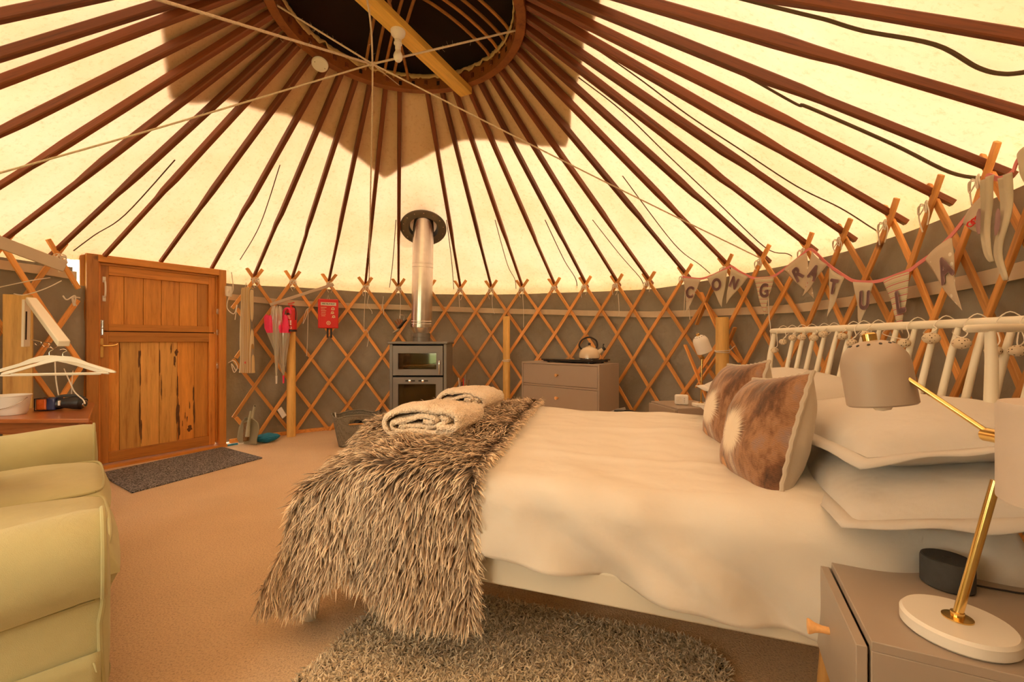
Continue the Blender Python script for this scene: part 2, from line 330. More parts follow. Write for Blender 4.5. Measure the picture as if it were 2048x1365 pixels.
def obj(name, mb, mat, parent=None, local=False, M=None, sharp=35, bevel=0, seg=2, solid=0, subd=0, smooth=True, label=None, cat=None, group=None, kind=None):
    """parent given: vertices are world coordinates unless local=True (then the parent's own frame)."""
    me = bpy.data.meshes.new(name)
    if local:
        Mw = W[parent.name] if parent is not None else (M or Matrix.Identity(4)); vs = mb.v; basis = Matrix.Identity(4) if parent is not None else Mw
    else:
        Mw = M if M is not None else (W[parent.name] if parent is not None else Matrix.Identity(4))
        if M is None and parent is None and mb.v:
            a = np.array(mb.v); lo = a.min(0); hi = a.max(0); Mw = Matrix.Translation(((lo[0]+hi[0])/2, (lo[1]+hi[1])/2, lo[2]))
        Mi = Mw.inverted(); arr = np.array(mb.v)@np.array(Mi.to_3x3()).T+np.array(Mi.translation); vs = arr.tolist()
        basis = (W[parent.name].inverted() @ Mw) if parent is not None else Mw
    me.from_pydata(vs, [], mb.f); me.validate()
    if smooth:
        me.polygons.foreach_set('use_smooth', [True]*len(me.polygons))
        if sharp: me.set_sharp_from_angle(angle=math.radians(sharp))
    me.materials.append(mat); me.update()
    o = bpy.data.objects.new(name, me); COL.objects.link(o)
    if parent is not None: o.parent = parent
    o.matrix_basis = basis; W[o.name] = Mw
    if solid: q = o.modifiers.new('solid', 'SOLIDIFY'); q.thickness = solid; q.offset = 0
    if bevel: q = o.modifiers.new('bevel', 'BEVEL'); q.width = bevel; q.segments = seg; q.limit_method = 'ANGLE'; q.angle_limit = math.radians(40)
    if subd: q = o.modifiers.new('subd', 'SUBSURF'); q.levels = subd; q.render_levels = subd
    return setp(o, label, cat, group, kind)
def frame(o, x, y=None, z=(0, 0, 1)):    # matrix from origin and x axis (z up)
    x = Vector(x).normalized(); z = Vector(z); y = z.cross(x).normalized(); z = x.cross(y)
    M = Matrix.Identity(4)
    for i in range(3): M[i][0] = x[i]; M[i][1] = y[i]; M[i][2] = z[i]; M[i][3] = Vector(o)[i]
    return M
def frame3(o, x, y, z):
    M = Matrix.Identity(4); x, y, z = [Vector(k).normalized() for k in (x, y, z)]
    for i in range(3): M[i][0] = x[i]; M[i][1] = y[i]; M[i][2] = z[i]; M[i][3] = Vector(o)[i]
    return M
def copy_tree(o, M, label=None, group=None):
    r = o.copy(); COL.objects.link(r); r.matrix_basis = M; W[r.name] = M
    if label: r['label'] = label
    if group: r['group'] = group
    for ch in list(o.children):
        c = ch.copy(); COL.objects.link(c); c.parent = r; W[c.name] = M @ ch.matrix_basis
        for g in ch.children:
            d = g.copy(); COL.objects.link(d); d.parent = c
    return r
def bez(pts, n=8):                       # Catmull-Rom through points
    pts = [Vector(p) for p in pts]
    if len(pts) == 2: return [pts[0].lerp(pts[1], k/n) for k in range(n+1)]
    out = []
    for i in range(len(pts)-1):
        p0 = pts[max(i-1, 0)]; p1 = pts[i]; p2 = pts[i+1]; p3 = pts[min(i+2, len(pts)-1)]
        for k in range(n):
            t = k/n; out.append(.5*((2*p1)+(p2-p0)*t+(2*p0-5*p1+4*p2-p3)*t*t+(3*p1-p0-3*p2+p3)*t**3))
    return out+[pts[-1]]
def text_mesh(txt, size, depth=.0008):
    c = bpy.data.curves.new('lettering', 'FONT'); c.body = txt; c.size = size; c.extrude = depth; c.align_x = 'CENTER'; c.align_y = 'CENTER'; c.offset = 0
    o = bpy.data.objects.new('lettering', c); COL.objects.link(o); bpy.context.view_layer.update()
    me = bpy.data.meshes.new_from_object(o.evaluated_get(bpy.context.evaluated_depsgraph_get()))
    mb = MB(); mb.add([v.co[:] for v in me.vertices], [tuple(p.vertices) for p in me.polygons])
    bpy.data.objects.remove(o); bpy.data.curves.remove(c); bpy.data.meshes.remove(me); return mb
def place_text(name, txt, size, M, mat, parent, bold=0, depth=.0008, sx=1.0):
    mb = text_mesh(txt, size, depth); out = MB(); mid = []
    offs = [(0, 0)] if not bold else [(-bold, 0), (bold, 0), (0, -bold), (0, bold)]
    for dx, dy in offs: out.add([M @ Vector(((v[0]+dx)*sx, v[1]+dy, v[2])) for v in mb.v], mb.f)
    return obj(name, out, mat, parent, sharp=0, smooth=False)
def nz(x, y=0, z=0): return noise.noise(Vector((x, y, z)))
# ------------------------------------------------------------------ the round tent
CX, CY, R0 = -.663, 2.606, 2.66
RR, RH = .749, 2.905                     # crown: outer radius, underside height
def sstep(a, b, x):
    t = min(1, max(0, (x-a)/(b-a))); return t*t*(3-2*t)
def RAD(th):                             # wall radius by bearing in degrees; a little wider behind the viewer
    t = (th+180) % 360-180
    return R0+.42*sstep(-38, -66, t)*(1-sstep(-100, -150, t))
def cyl(th, r, z):
    a = math.radians(th); return Vector((CX+r*math.cos(a), CY+r*math.sin(a), z))
def wallhit(px, py, off=0.0):            # point of the wall surface, moved in by off, along a sight line
    u = (px-1024)/F; r = R0-off
    a = u*u+1; b = -2*(u*CX+CY); c = CX*CX+CY*CY-r*r
    return at(px, py, (-b+math.sqrt(b*b-4*a*c))/2/a)
def bearing(p): return math.degrees(math.atan2(p[1]-CY, p[0]-CX))

# crossings of the lattice under the eaves, going clockwise from the left
CROSS_PX = [(109.5, 512), (508, 559), (584, 562.5), (657.5, 567.6), (730.6, 573.7), (797, 576), (859, 578), (921, 579), (983, 579),
            (1045, 578), (1110, 575), (1172, 573), (1235.5, 570), (1299.5, 566), (1372.6, 554), (1456, 537), (1529, 522),
            (1619, 501), (1694, 479), (1791, 444), (1879, 406), (1992, 353)]
CR = []                                  # (bearing, height)
for k, p in enumerate(CROSS_PX):
    h = wallhit(*p); CR.append((bearing(h), h.z))
left0 = CR[0]
XL = [left0]+[(a, 1.61) for a in (175.5, 182.6, 190.2, 198.4, 203.1, 210.2, 218.2, 226.2)]            # crossings left of the door, running behind the viewer
XR = CR[1:]+[(CR[-1][0]-8*k, 1.61) for k in range(1, 7)]             # crossings right of the door
DOOR_A = 142.3; DOOR_B = 165.2
def eave_h(th):
    t = th if th > -80 else th+360
    ks = sorted(XR+XL); return float(np.interp(t, [a for a, b in ks], [b for a, b in ks]))

# floor and ground
mb = MB(); n = 96
mb.add([(CX+(RAD(360*k/n)+.12)*math.cos(2*pi*k/n), CY+(RAD(360*k/n)+.12)*math.sin(2*pi*k/n), z) for z in (0, -.05) for k in range(n)],
       [tuple(range(n)), tuple(range(2*n-1, n-1, -1))]+[(k, n+k, n+(k+1) % n, (k+1) % n) for k in range(n)])
obj('floor', mb, M_carpet, kind='structure', M=Matrix.Identity(4), smooth=False)
mb = MB(); mb.add([(-30, -30, -.06), (30, -30, -.06), (30, 30, -.06), (-30, 30, -.06)], [(0, 1, 2, 3)])
obj('ground_outside', mb, plain('grass_outside', (.16, .22, .07, 1), .95), kind='structure', M=Matrix.Identity(4), smooth=False)

# wall canvas
def wall_r(th, z):
    a = math.radians(th); f = nz(math.cos(a)*6, math.sin(a)*6, z*.9)*.03+nz(math.cos(a)*22, math.sin(a)*22, z*1.2+5)*.012
    g = .012*math.sin(th*1.7)*(1-z/1.6)
    return RAD(th)+.045+(abs(f)+g*.5)*(1-sstep(1.25, 1.48, z))
WIN = [(208, 232), (246, 260)]
def wall_piece(name, a0, a1):
    mb = MB(); nu = int(abs(a1-a0)*1.6); nv = 36
    def fn(u, v):
        th = a0+(a1-a0)*u; z = -.0+(eave_h(th)-.062)*v
        return cyl(th, wall_r(th, z), z+.004)
    mb.grid(fn, nu, nv)
    if name == 'wall_left':              # the gap with daylight beside the door head
        keep = []
        for f in mb.f:
            c = sum((Vector(mb.v[i]) for i in f), Vector())/4
            if 163.6 < bearing(c) % 360 < 166.2 and 1.44 < c.z: continue
            keep.append(f)
        mb.f = keep
    keep = []
    for f in mb.f:                       # openings for unseen windows behind the viewer, assumed and added for fill daylight
        c = sum((Vector(mb.v[i]) for i in f), Vector())/4; tb_ = bearing(c) % 360
        if any(a <= tb_ <= b for a, b in WIN) and .55 < c.z < 1.42: continue
        keep.append(f)
    mb.f = keep
    obj(name, mb, M_wall, kind='structure', M=Matrix.Identity(4), sharp=0)
wall_piece('wall_right', DOOR_A, -90)
wall_piece('wall_left', 270, DOOR_B-1.0)
M_vinyl = glass('clear_window_vinyl', (.97, .93, .86, 1), .04)
for k, (a, b) in enumerate(WIN):
    mb = MB(); mb.grid(lambda u, v: cyl(a-.5+(b-a+1)*u, RAD(a+(b-a)*u)+.05, .53+.91*v), 14, 3)
    obj('window_%d' % (k+1), mb, M_vinyl, kind='structure', M=Matrix.Identity(4))
# skirting hoop along the foot of the wall
mb = MB(); mb.grid(lambda u, v: cyl(DOOR_A-.5+(-60-DOOR_A)*u, RAD(DOOR_A+(-60-DOOR_A)*u)+(.0, .028, .028, .0, .0)[int(round(v*4))], (.0, .0, .035, .035, .0)[int(round(v*4))]+.001), 160, 5)
obj('baseboard_right', mb, M_slat, kind='structure', M=Matrix.Identity(4))
mb = MB(); mb.grid(lambda u, v: cyl(DOOR_B+.5+60*u, RAD(DOOR_B+60*u)+(.0, .028, .028, .0, .0)[int(round(v*4))], (.0, .0, .035, .035, .0)[int(round(v*4))]+.001), 60, 5)
obj('baseboard_left', mb, M_slat, kind='structure', M=Matrix.Identity(4))
# belly band of webbing
def band(name, a0, a1, lab):
    P = [(-60, 1.27), (-20, 1.25), (10, 1.23), (40, 1.265), (65, 1.335), (90, 1.385), (105, 1.405), (130, 1.41), (150, 1.45), (170, 1.50), (230, 1.5)]
    mb = MB(); zf = lambda th: float(np.interp(th, [p[0] for p in P], [p[1] for p in P]))
    def fn(u, v):
        th = a0+(a1-a0)*u; k = int(round(v*4)); return cyl(th, RAD(th)+(.026, .026, .030, .030, .026)[k], zf(th)+(-.03, .03, .03, -.03, -.03)[k])
    mb.grid(fn, int(abs(a1-a0)), 5)
    obj(name, mb, M_band, label=lab, cat='webbing band', M=Matrix.Identity(4))
band('webbing_band', DOOR_A-.3, -60, 'long pale webbing band running round the grey wall canvas right of the door')
band('webbing_band', DOOR_B+.6, 225, 'short pale webbing band on the wall left of the door')

# roof canvas
APZ = 2.985
def roof_pt(th, s, off=0.0):             # s 0 at eave, 1 at crown
    eh = eave_h(th); r0 = RAD(th)+.035; r1 = .735
    r = r0+(r1-r0)*s; z = (eh+.055)+(APZ-(eh+.055))*s
    return r, z
PHI = sorted([a for a, b in XR+XL])
def sag(th, s):
    t = th
    for a, b in zip(PHI[:-1], PHI[1:]):
        if a <= t <= b:
            q = (t-a)/(b-a); return math.sin(pi*q)
    return .5
def canvas_fn(u, v):
    th = -90+360*u; t = th if th >= PHI[0] else th
    s = -.078+v*1.078
    r, z = roof_pt(th, s)
    if s < 0: r = RAD(th)+.035+.045*min(1, -s/.02); z = eave_h(th)+.055+s*2.2
    a = math.radians(th); c, q = math.cos(a), math.sin(a)
    sg = sag(th, s)
    z += -.010*sg*math.sin(pi*min(1, max(0, s)))+.015
    z += nz(c*5*(1+s), q*5*(1+s), s*3)*.012+nz(c*26, q*26, s*2.2)*.022*(1-max(0, s))**2
    z += nz(c*60, q*60, s*1.5+3)*.012*(1-max(0, s))**2+nz(c*95, q*95, s*2.5+9)*.004
    return (CX+r*c, CY+r*q, z)
def canvas_z(th, r):
    s = (RAD(th)+.035-r)/(RAD(th)+.035-.735); return canvas_fn(((th+90) % 360)/360, (s+.078)/1.078)[2]
mb = MB(); mb.grid(canvas_fn, 540, 44)
keep = []
for f in mb.f:                           # turned-up flap beside the door head
    c = sum((Vector(mb.v[i]) for i in f), Vector())/4
    if 163.6 < bearing(c) < 166.2 and c.z < 1.60: continue
    keep.append(f)
mb.f = keep
obj('ceiling', mb, M_canvas, kind='structure', M=Matrix.Identity(4), sharp=0)

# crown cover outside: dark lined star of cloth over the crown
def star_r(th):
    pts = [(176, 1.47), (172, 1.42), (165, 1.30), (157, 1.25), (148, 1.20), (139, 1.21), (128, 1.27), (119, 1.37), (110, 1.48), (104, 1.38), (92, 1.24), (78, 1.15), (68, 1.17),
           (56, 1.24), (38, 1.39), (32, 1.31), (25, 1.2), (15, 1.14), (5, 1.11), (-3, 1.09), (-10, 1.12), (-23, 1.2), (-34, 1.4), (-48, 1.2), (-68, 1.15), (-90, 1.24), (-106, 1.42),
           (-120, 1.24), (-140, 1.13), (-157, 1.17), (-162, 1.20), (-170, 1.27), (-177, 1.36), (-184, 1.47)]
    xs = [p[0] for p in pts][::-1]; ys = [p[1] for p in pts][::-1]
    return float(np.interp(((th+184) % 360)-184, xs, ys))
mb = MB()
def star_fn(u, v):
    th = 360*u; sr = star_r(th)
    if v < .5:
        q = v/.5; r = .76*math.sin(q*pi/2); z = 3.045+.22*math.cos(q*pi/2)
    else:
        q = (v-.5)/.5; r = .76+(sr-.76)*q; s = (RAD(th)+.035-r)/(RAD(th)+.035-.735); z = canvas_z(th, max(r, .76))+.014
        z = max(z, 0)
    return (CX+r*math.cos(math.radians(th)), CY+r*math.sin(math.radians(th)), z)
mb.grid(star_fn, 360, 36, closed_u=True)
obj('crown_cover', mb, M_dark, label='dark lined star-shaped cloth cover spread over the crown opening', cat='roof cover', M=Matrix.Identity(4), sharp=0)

# crown ring
ring = thing('compression_ring', 'round bent-wood crown ring at the peak with mortises for the roof poles', 'roof crown', loc=(CX, CY, RH))
mb = MB(); mb.lathe([(.690, RH), (RR, RH), (RR, RH+.10), (.690, RH+.10), (.690, RH)], (CX, CY, 0), 96)
obj('hoop', mb, M_ring, ring, bevel=.006)
rngp = random.Random(3)
for k in range(45):
    th = left0[0]-8*k+rngp.uniform(-.4, .4); c = cyl(th, .689, RH+.045+rngp.uniform(-.008, .008))
    rad = Vector((math.cos(math.radians(th)), math.sin(math.radians(th)), 0)); tan = Vector((-rad.y, rad.x, 0))
    if rngp.random() < .72:
        mb = MB(); mb.box(c-rad*.004, (.012, .024, .034), frame3((0, 0, 0), rad, tan, (0, 0, 1)).to_3x3()); obj('pole_end', mb, M_rafter, ring, bevel=.004)
    else:
        mb = MB(); mb.box(c, (.004, .022, .030), frame3((0, 0, 0), rad, tan, (0, 0, 1)).to_3x3()); obj('mortise', mb, M_dark, ring)
# curved laths of the crown dome
def lath(t0, t1, h, name='dome_lath'):
    a = cyl(t0, .70, RH+.07); b = cyl(t1, .70, RH+.07); pts = []
    for k in range(25):
        q = k/24; p = a.lerp(b, q); p.z = RH+.07+h*math.sin(pi*q)**.75; pts.append(p)
    mb = MB(); mb.tube(pts, .0105, 8); obj(name, mb, M_lath, ring)
for k in range(4): lath(17+8*k, 209+12-8*k, .235+.01*k)
for k in range(4): lath(109+5.6*k, 299+8-5*k, .20+.01*k)
lath(100, 262, .17)
# crumpled canvas lining tucked over the ring
mb = MB()
def lip(u, v):
    th = 360*u; a = math.radians(th); w_ = nz(math.cos(a)*14, math.sin(a)*14, 2)*.02+nz(math.cos(a)*40, math.sin(a)*40, 7)*.008
    prof = [(.735, RH+.112), (.70, RH+.116), (.676, RH+.108), (.672, RH+.085+w_), (.678, RH+.078+w_*1.3)]
    x = v*4; i = min(3, int(x)); q = x-i; r = prof[i][0]*(1-q)+prof[i+1][0]*q; z = prof[i][1]*(1-q)+prof[i+1][1]*q
    return (CX+(r-abs(w_)*.8)*math.cos(a), CY+(r-abs(w_)*.8)*math.sin(a), z)
mb.grid(lip, 300, 9, closed_u=True)
obj('canvas_lining', mb, fabric('yellowed_canvas_edge', (.62, .46, .22, 1), 600, .2), ring, solid=.002, sharp=0)

# roof poles
ANCH = {0: 'above the white hanger bracket', 1: 'above the striped draught excluder', 2: 'above the hanging umbrellas', 3: 'above the red fire blanket', 4: 'between fire blanket and stove pipe',
        5: 'just left of the stove pipe', 7: 'just right of the stove pipe', 8: 'second to the right of the stove pipe', 9: 'above the short middle post', 10: 'above the left half of the drawer chest',
        11: 'above the kettle', 12: 'above the right edge of the drawer chest', 13: 'between drawer chest and first bunting flag', 14: 'where the bunting starts beside the letter C',
        15: 'between the bunting letters O and N', 16: 'above the bunting letter G', 17: 'where the bunting peaks between R and A', 18: 'above the bunting letter T', 19: 'above the bunting letter L',
        20: 'above the last spotted bunting flag A', 21: 'behind the folded bunting flags'}
def pole(th_e, h_e, label, r_e=None, th_c=None, name='roof_pole', end=.085):
    th_c = th_e if th_c is None else th_c
    r_e = RAD(th_e) if r_e is None else r_e
    top = cyl(th_c, RR-.012, RH+.047)
    low = cyl(th_e, r_e-.02, h_e+.042)
    d = (low-top).normalized(); low = low+d*end; Lg = (low-top).length
    M = frame(top, d)
    # frame() keeps z up-ish: build exact frame
    x = d; y = Vector((0, 0, 1)).cross(x).normalized(); z = x.cross(y); M = frame3(top, x, y, z)
    mb = MB(); st = [(0, .030, .042), (.02, .034, .046), (.60, .034, .046), (.66, .030, .038), (.70, .026, .031), (1, .025, .029)]
    vs = []
    rl = random.Random(int(th_e*10))
    for q, w_, h_ in st:
        c_ = .25
        jy = rl.uniform(-.004, .004) if 0 < q < 1 else 0
        oct_ = [(-1, -1+c_), (-1+c_, -1), (1-c_, -1), (1, -1+c_), (1, 1-c_), (1-c_, 1), (-1+c_, 1), (-1, 1-c_)]
        vs += [M @ Vector((q*Lg, a*w_/2+jy, b*h_/2)) for a, b in oct_]
    m = len(st); fs = [(i*8+k, (i+1)*8+k, (i+1)*8+(k+1) % 8, i*8+(k+1) % 8) for i in range(m-1) for k in range(8)]
    fs += [tuple(range(8)), tuple((m-1)*8+k for k in range(7, -1, -1))]
    mb.add(vs, fs)
    obj(name, mb, M_rafter, M=M, sharp=30, label=label, cat='roof pole', group='roof poles between crown and wall')
for k, (th, h) in enumerate(CR):
    if k == 6: continue
    pole(th, h, 'red-brown roof pole landing '+ANCH[k])
# poles resting on the door frame head and those running past the viewer on either side
POLE_DOOR = [((213, 507), 'red-brown roof pole resting on the left end of the door head'), ((324, 520), 'red-brown roof pole resting on the middle of the door head'), ((425, 534), 'red-brown roof pole resting on the right end of the door head')]
for (px, py), lab in POLE_DOOR:
    # intersect the sight line with a circle a little inside the wall
    u = (px-1024)/F; r = 2.60
    a_ = u*u+1; b_ = -2*(u*CX+CY); c_ = CX*CX+CY*CY-r*r; Y = (-b_+math.sqrt(b_*b_-4*a_*c_))/2/a_
    p = at(px, py, Y); pole(bearing(p), p.z-.03, lab, r_e=2.60, end=.05)
orde = ['first', 'second', 'third', 'fourth', 'fifth', 'sixth']
for k in range(1, 7): pole(XL[k][0], XL[k][1], 'roof pole at the upper left, %s beyond the hanger bracket' % orde[k-1])
for k in range(1, 6): pole(XR[20+k][0], XR[20+k][1], 'roof pole at the upper right, %s past the folded flags' % orde[k-1])

# wall lattice
def panel(X, lab, lo_th, hi_th, idx0, idx1, extra=None):
    t = thing('lattice_wall', lab, 'lattice', loc=cyl(X[0][0], R0, 0))
    ths = [a for a, b in X]; hs = [b for a, b in X]; n = len(X)
    def th_of(i):
        if i < 0: return ths[0]+(ths[0]-ths[1])*(-i)
        if i > n-1: return ths[-1]+(ths[-1]-ths[-2])*(i-(n-1))
        k = min(n-2, int(i)); return ths[k]+(ths[k+1]-ths[k])*(i-k)
    h_of = lambda i: float(np.interp(i, range(n), hs))
    for k in range(idx0, idx1):
        for sgn in (-1, 1):
            off = .030 if sgn == -1 else .011
            pts = []
            H = h_of(k)
            for q in np.linspace(-.065, 1.0, 22):
                i = k+sgn*3*q; th = th_of(i); z = H*(1-q)
                if lo_th is not None and not (lo_th <= th <= hi_th): continue
                if z < .004: z = .004
                pts.append((th, z))
            if len(pts) < 3: continue
            r = random.Random(k*7+sgn); wd = .033+r.uniform(-.002, .002); tk = .014
            vs = []
            for j, (th, z) in enumerate(pts):
                a = pts[max(0, j-1)]; b = pts[min(len(pts)-1, j+1)]
                T = (cyl(b[0], R0, b[1])-cyl(a[0], R0, a[1])).normalized(); rad = Vector((math.cos(math.radians(th)), math.sin(math.radians(th)), 0))
                Sd = T.cross(rad).normalized(); c = cyl(th, RAD(th)-off, z)
                vs += [c+Sd*wd/2-rad*tk/2, c+Sd*wd/2+rad*tk/2, c-Sd*wd/2+rad*tk/2, c-Sd*wd/2-rad*tk/2]
            m = len(pts); fs = [(i_*4+e, i_*4+(e+1) % 4, (i_+1)*4+(e+1) % 4, (i_+1)*4+e) for i_ in range(m-1) for e in range(4)]+[(3, 2, 1, 0), tuple((m-1)*4+e for e in range(4))]
            mb = MB(); mb.add(vs, fs)
            A = Vector(vs[0]); B_ = Vector(vs[-4]); x = (B_-A).normalized(); rad = Vector((A.x-CX, A.y-CY, 0)).normalized(); y = rad.cross(x).normalized()
            obj('slat', mb, M_slat, t, M=frame3(A, x, y, x.cross(y)), bevel=.002, seg=1, sharp=30)
    return t
panel(XR, 'trellis of crossed orange slats round the wall from the door to the bed', -62, DOOR_A-.6, -3, 26)
panel(XL, 'short trellis of crossed orange slats left of the door', DOOR_B+.3, 235, -3, 8)
# doubled slats where two trellis sections overlap, near the right post
tt = thing('lattice_overlap', 'doubled slats where two trellis sections meet behind the thick right post', 'lattice', loc=wallhit(1420, 860, .04))
for a, b in [((1427, 568), (1393, 650)), ((1470, 655), (1445, 715)), ((1402, 585), (1440, 670)), ((1393, 775), (1450, 690)), ((1447, 690), (1480, 725)), ((1370, 690), (1415, 800))]:
    A = wallhit(*a, .052); B_ = wallhit(*b, .052)
    mb = MB(); rad = Vector((A.x-CX, A.y-CY, 0)).normalized(); mb.bar(A, B_, .036, .014, up=rad.cross(B_-A)); x = (B_-A).normalized(); y = rad.cross(x).normalized()
    obj('slat', mb, M_slat, tt, M=frame3(A, x, y, x.cross(y)), bevel=.002, seg=1)
# dark strips under the canvas, painting shadows of outer straps and seams
def roofhit(px, py, off=.02):
    u = (px-1024)/F; wv = (682.5-py)/F; lo, hi = .1, 6.5
    def g(Y):
        X = u*Y; r = math.hypot(X-CX, Y-CY); th = math.degrees(math.atan2(Y-CY, X-CX)); s = (RAD(th)+.035-r)/(RAD(th)+.035-.735)
        return HC+wv*Y-(roof_pt(th, s)[1]-off)
    for _ in range(60):
        m = (lo+hi)/2
        if g(m) > 0: hi = m
        else: lo = m
    return at(px, py, lo)
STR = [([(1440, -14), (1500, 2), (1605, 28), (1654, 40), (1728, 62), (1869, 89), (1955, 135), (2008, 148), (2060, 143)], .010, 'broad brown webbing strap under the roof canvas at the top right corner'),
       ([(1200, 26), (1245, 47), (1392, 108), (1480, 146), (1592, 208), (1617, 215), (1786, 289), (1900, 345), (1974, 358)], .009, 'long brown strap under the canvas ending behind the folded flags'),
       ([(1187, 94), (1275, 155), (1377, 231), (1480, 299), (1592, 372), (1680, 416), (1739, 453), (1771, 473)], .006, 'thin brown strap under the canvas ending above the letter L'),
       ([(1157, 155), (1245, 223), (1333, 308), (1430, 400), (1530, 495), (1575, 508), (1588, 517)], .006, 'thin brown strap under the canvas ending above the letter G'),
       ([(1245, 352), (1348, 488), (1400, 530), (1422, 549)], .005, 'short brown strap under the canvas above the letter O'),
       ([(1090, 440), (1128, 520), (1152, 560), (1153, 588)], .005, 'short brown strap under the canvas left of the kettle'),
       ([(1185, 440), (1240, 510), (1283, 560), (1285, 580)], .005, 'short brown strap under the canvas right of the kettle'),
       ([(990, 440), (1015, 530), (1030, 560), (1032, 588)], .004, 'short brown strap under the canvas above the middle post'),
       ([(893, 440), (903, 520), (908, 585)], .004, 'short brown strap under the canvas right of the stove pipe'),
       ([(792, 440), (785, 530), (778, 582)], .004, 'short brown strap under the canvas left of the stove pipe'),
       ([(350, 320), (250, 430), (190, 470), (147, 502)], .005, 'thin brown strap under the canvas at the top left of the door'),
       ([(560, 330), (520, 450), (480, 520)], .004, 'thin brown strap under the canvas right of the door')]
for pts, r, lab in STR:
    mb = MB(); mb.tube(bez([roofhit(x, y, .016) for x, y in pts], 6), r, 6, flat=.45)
    obj('webbing_strap', mb, M_brown, label=lab, cat='strap')

# beam under the crown
A = Vector((-.350, 3.275, RH-.026)); Bv = Vector((-.95, 2.06, RH-.026)); d = (Bv-A).normalized()
mb = MB(); mb.bar(A-d*.01, Bv, .102, .05)
obj('cross_beam', mb, M_beam, M=frame3(A, d, Vector((0, 0, 1)).cross(d), (0, 0, 1)), bevel=.003, label='yellow pine beam crossing under the crown ring', cat='beam')
# ceiling lamp under the beam
lp = at(796, 66, 2.60); lt = thing('bulb_holder', 'white plastic batten holder with bare bulb under the cross beam', 'ceiling light', loc=(lp.x, lp.y, RH-.052))
z0 = RH-.052
mb = MB(); mb.lathe([(0, 0), (.044, 0), (.044, -.008), (.040, -.022), (.028, -.034), (.021, -.045), (.021, -.055), (.0, -.055)], (lp.x, lp.y, z0), 28); obj('holder_base', mb, M_white, lt)
mb = MB(); mb.lathe([(0, -.05), (.017, -.052), (.019, -.060), (.019, -.068), (.024, -.070), (.024, -.078), (.017, -.080), (.017, -.110), (0, -.110)], (lp.x, lp.y, z0), 24); obj('lamp_holder', mb, M_white, lt)
mb = MB(); mb.lathe([(0, -.105), (.015, -.108), (.017, -.122), (.025, -.138), (.028, -.152), (.025, -.168), (.015, -.179), (0, -.182)], (lp.x, lp.y, z0), 24); obj('bulb', mb, plain('opal_bulb_glass', (.85, .82, .76, 1), .2, 0, .01, 5), lt)
# round white detector beside the ring
c = at(640, 127, 2.915); ax = Vector((.15, -.45, -.88)).normalized()
sd = thing('round_detector', 'small round white disc hanging against the roof poles beside the crown', 'detector', loc=c)
mb = MB(); mb.lathe([(0, 0), (.048, 0), (.052, .006), (.052, .012), (.046, .018), (0, .020)], c, 32, ax); obj('disc', mb, M_white, sd)
mb = MB(); [mb.lathe([(0, .0205), (.003, .0205), (0, .022)], c+ax.orthogonal().normalized()*s_*.034, 8, ax) for s_ in (-1, 1)]; obj('screw', mb, M_brown, sd)

# ropes meeting in a knot under the crown
KN = at(745, 128, 2.62)
def rope(name, pts, r, lab, mat=M_rope, fz=True):
    mb = MB(); P = bez(pts, 14); mb.tube(P, r, 8)
    if fz:
        rr = random.Random(len(pts)*11+int(pts[0].x*100))
        for _ in range(26):
            i = rr.randrange(2, len(P)-1); a = P[i].lerp(P[i-1], rr.random()); dv = Vector((rr.uniform(-1, 1), rr.uniform(-1, 1), rr.uniform(-1, 1))).normalized()
            e = a+dv*rr.uniform(.012, .03); mb.tube([a, a.lerp(e, .5)+Vector((rr.uniform(-.006, .006), 0, rr.uniform(-.006, .006))), e], .0005, 3, cap=False)
    obj(name, mb, mat, label=lab, cat='rope')
e1 = wallhit(1523, 518, .03); e3l = Vector((-3.2, 2.13, 1.63)); e3r = cyl(7, .70, RH+.02)
rope('rope', [Vector((-1.80, .14, 1.62)), KN+Vector((-.02, .0, .004)), ], .0065, 'thick sisal rope from the knot out over the upper left of the roof')
rope('rope', [KN+Vector((.0, .0, 0)), KN.lerp(e1, .5)+Vector((0, 0, -.01)), e1], .0048, 'thin sisal rope from the knot down to the lattice above the letter G')
rope('rope', [e3l, KN.lerp(e3l, .5)+Vector((0, 0, -.012)), KN], .0050, 'sisal rope from the knot down to the far left wall')
rope('rope', [KN, e3r], .0060, 'sisal rope from the knot to the right side of the crown ring')
rope('rope', [cyl(190, .70, RH+.02), KN], .0055, 'sisal rope from the knot to the left side of the crown ring')
rope('rope', [at(736, 0, 2.36)+Vector((-.005, -.02, .03)), KN, KN.lerp(wallhit(738, 570, .03), .5)+Vector((0, 0, -.02)), wallhit(738, 572, .03)], .0052, 'sisal rope dropping from the beam through the knot to the wall left of the stove')
rope('rope', [KN, at(800, 172, 3.30)], .0032, 'short thin cord from the knot to the near edge of the crown ring', fz=False)
mb = MB(); mb.lathe([(0, -.014), (.010, -.010), (.014, 0), (.010, .010), (0, .014)], KN, 12)
for k in range(3):
    mb.tube([KN+Vector((.013*math.cos(a+k), .013*math.sin(a+k)*math.cos(k), .012*math.sin(a*1+k*2))) for a in np.linspace(0, 2*pi, 14)], .004, 6)
obj('rope_knot', mb, M_rope, label='sisal knot where the ropes meet below the crown', cat='knot')

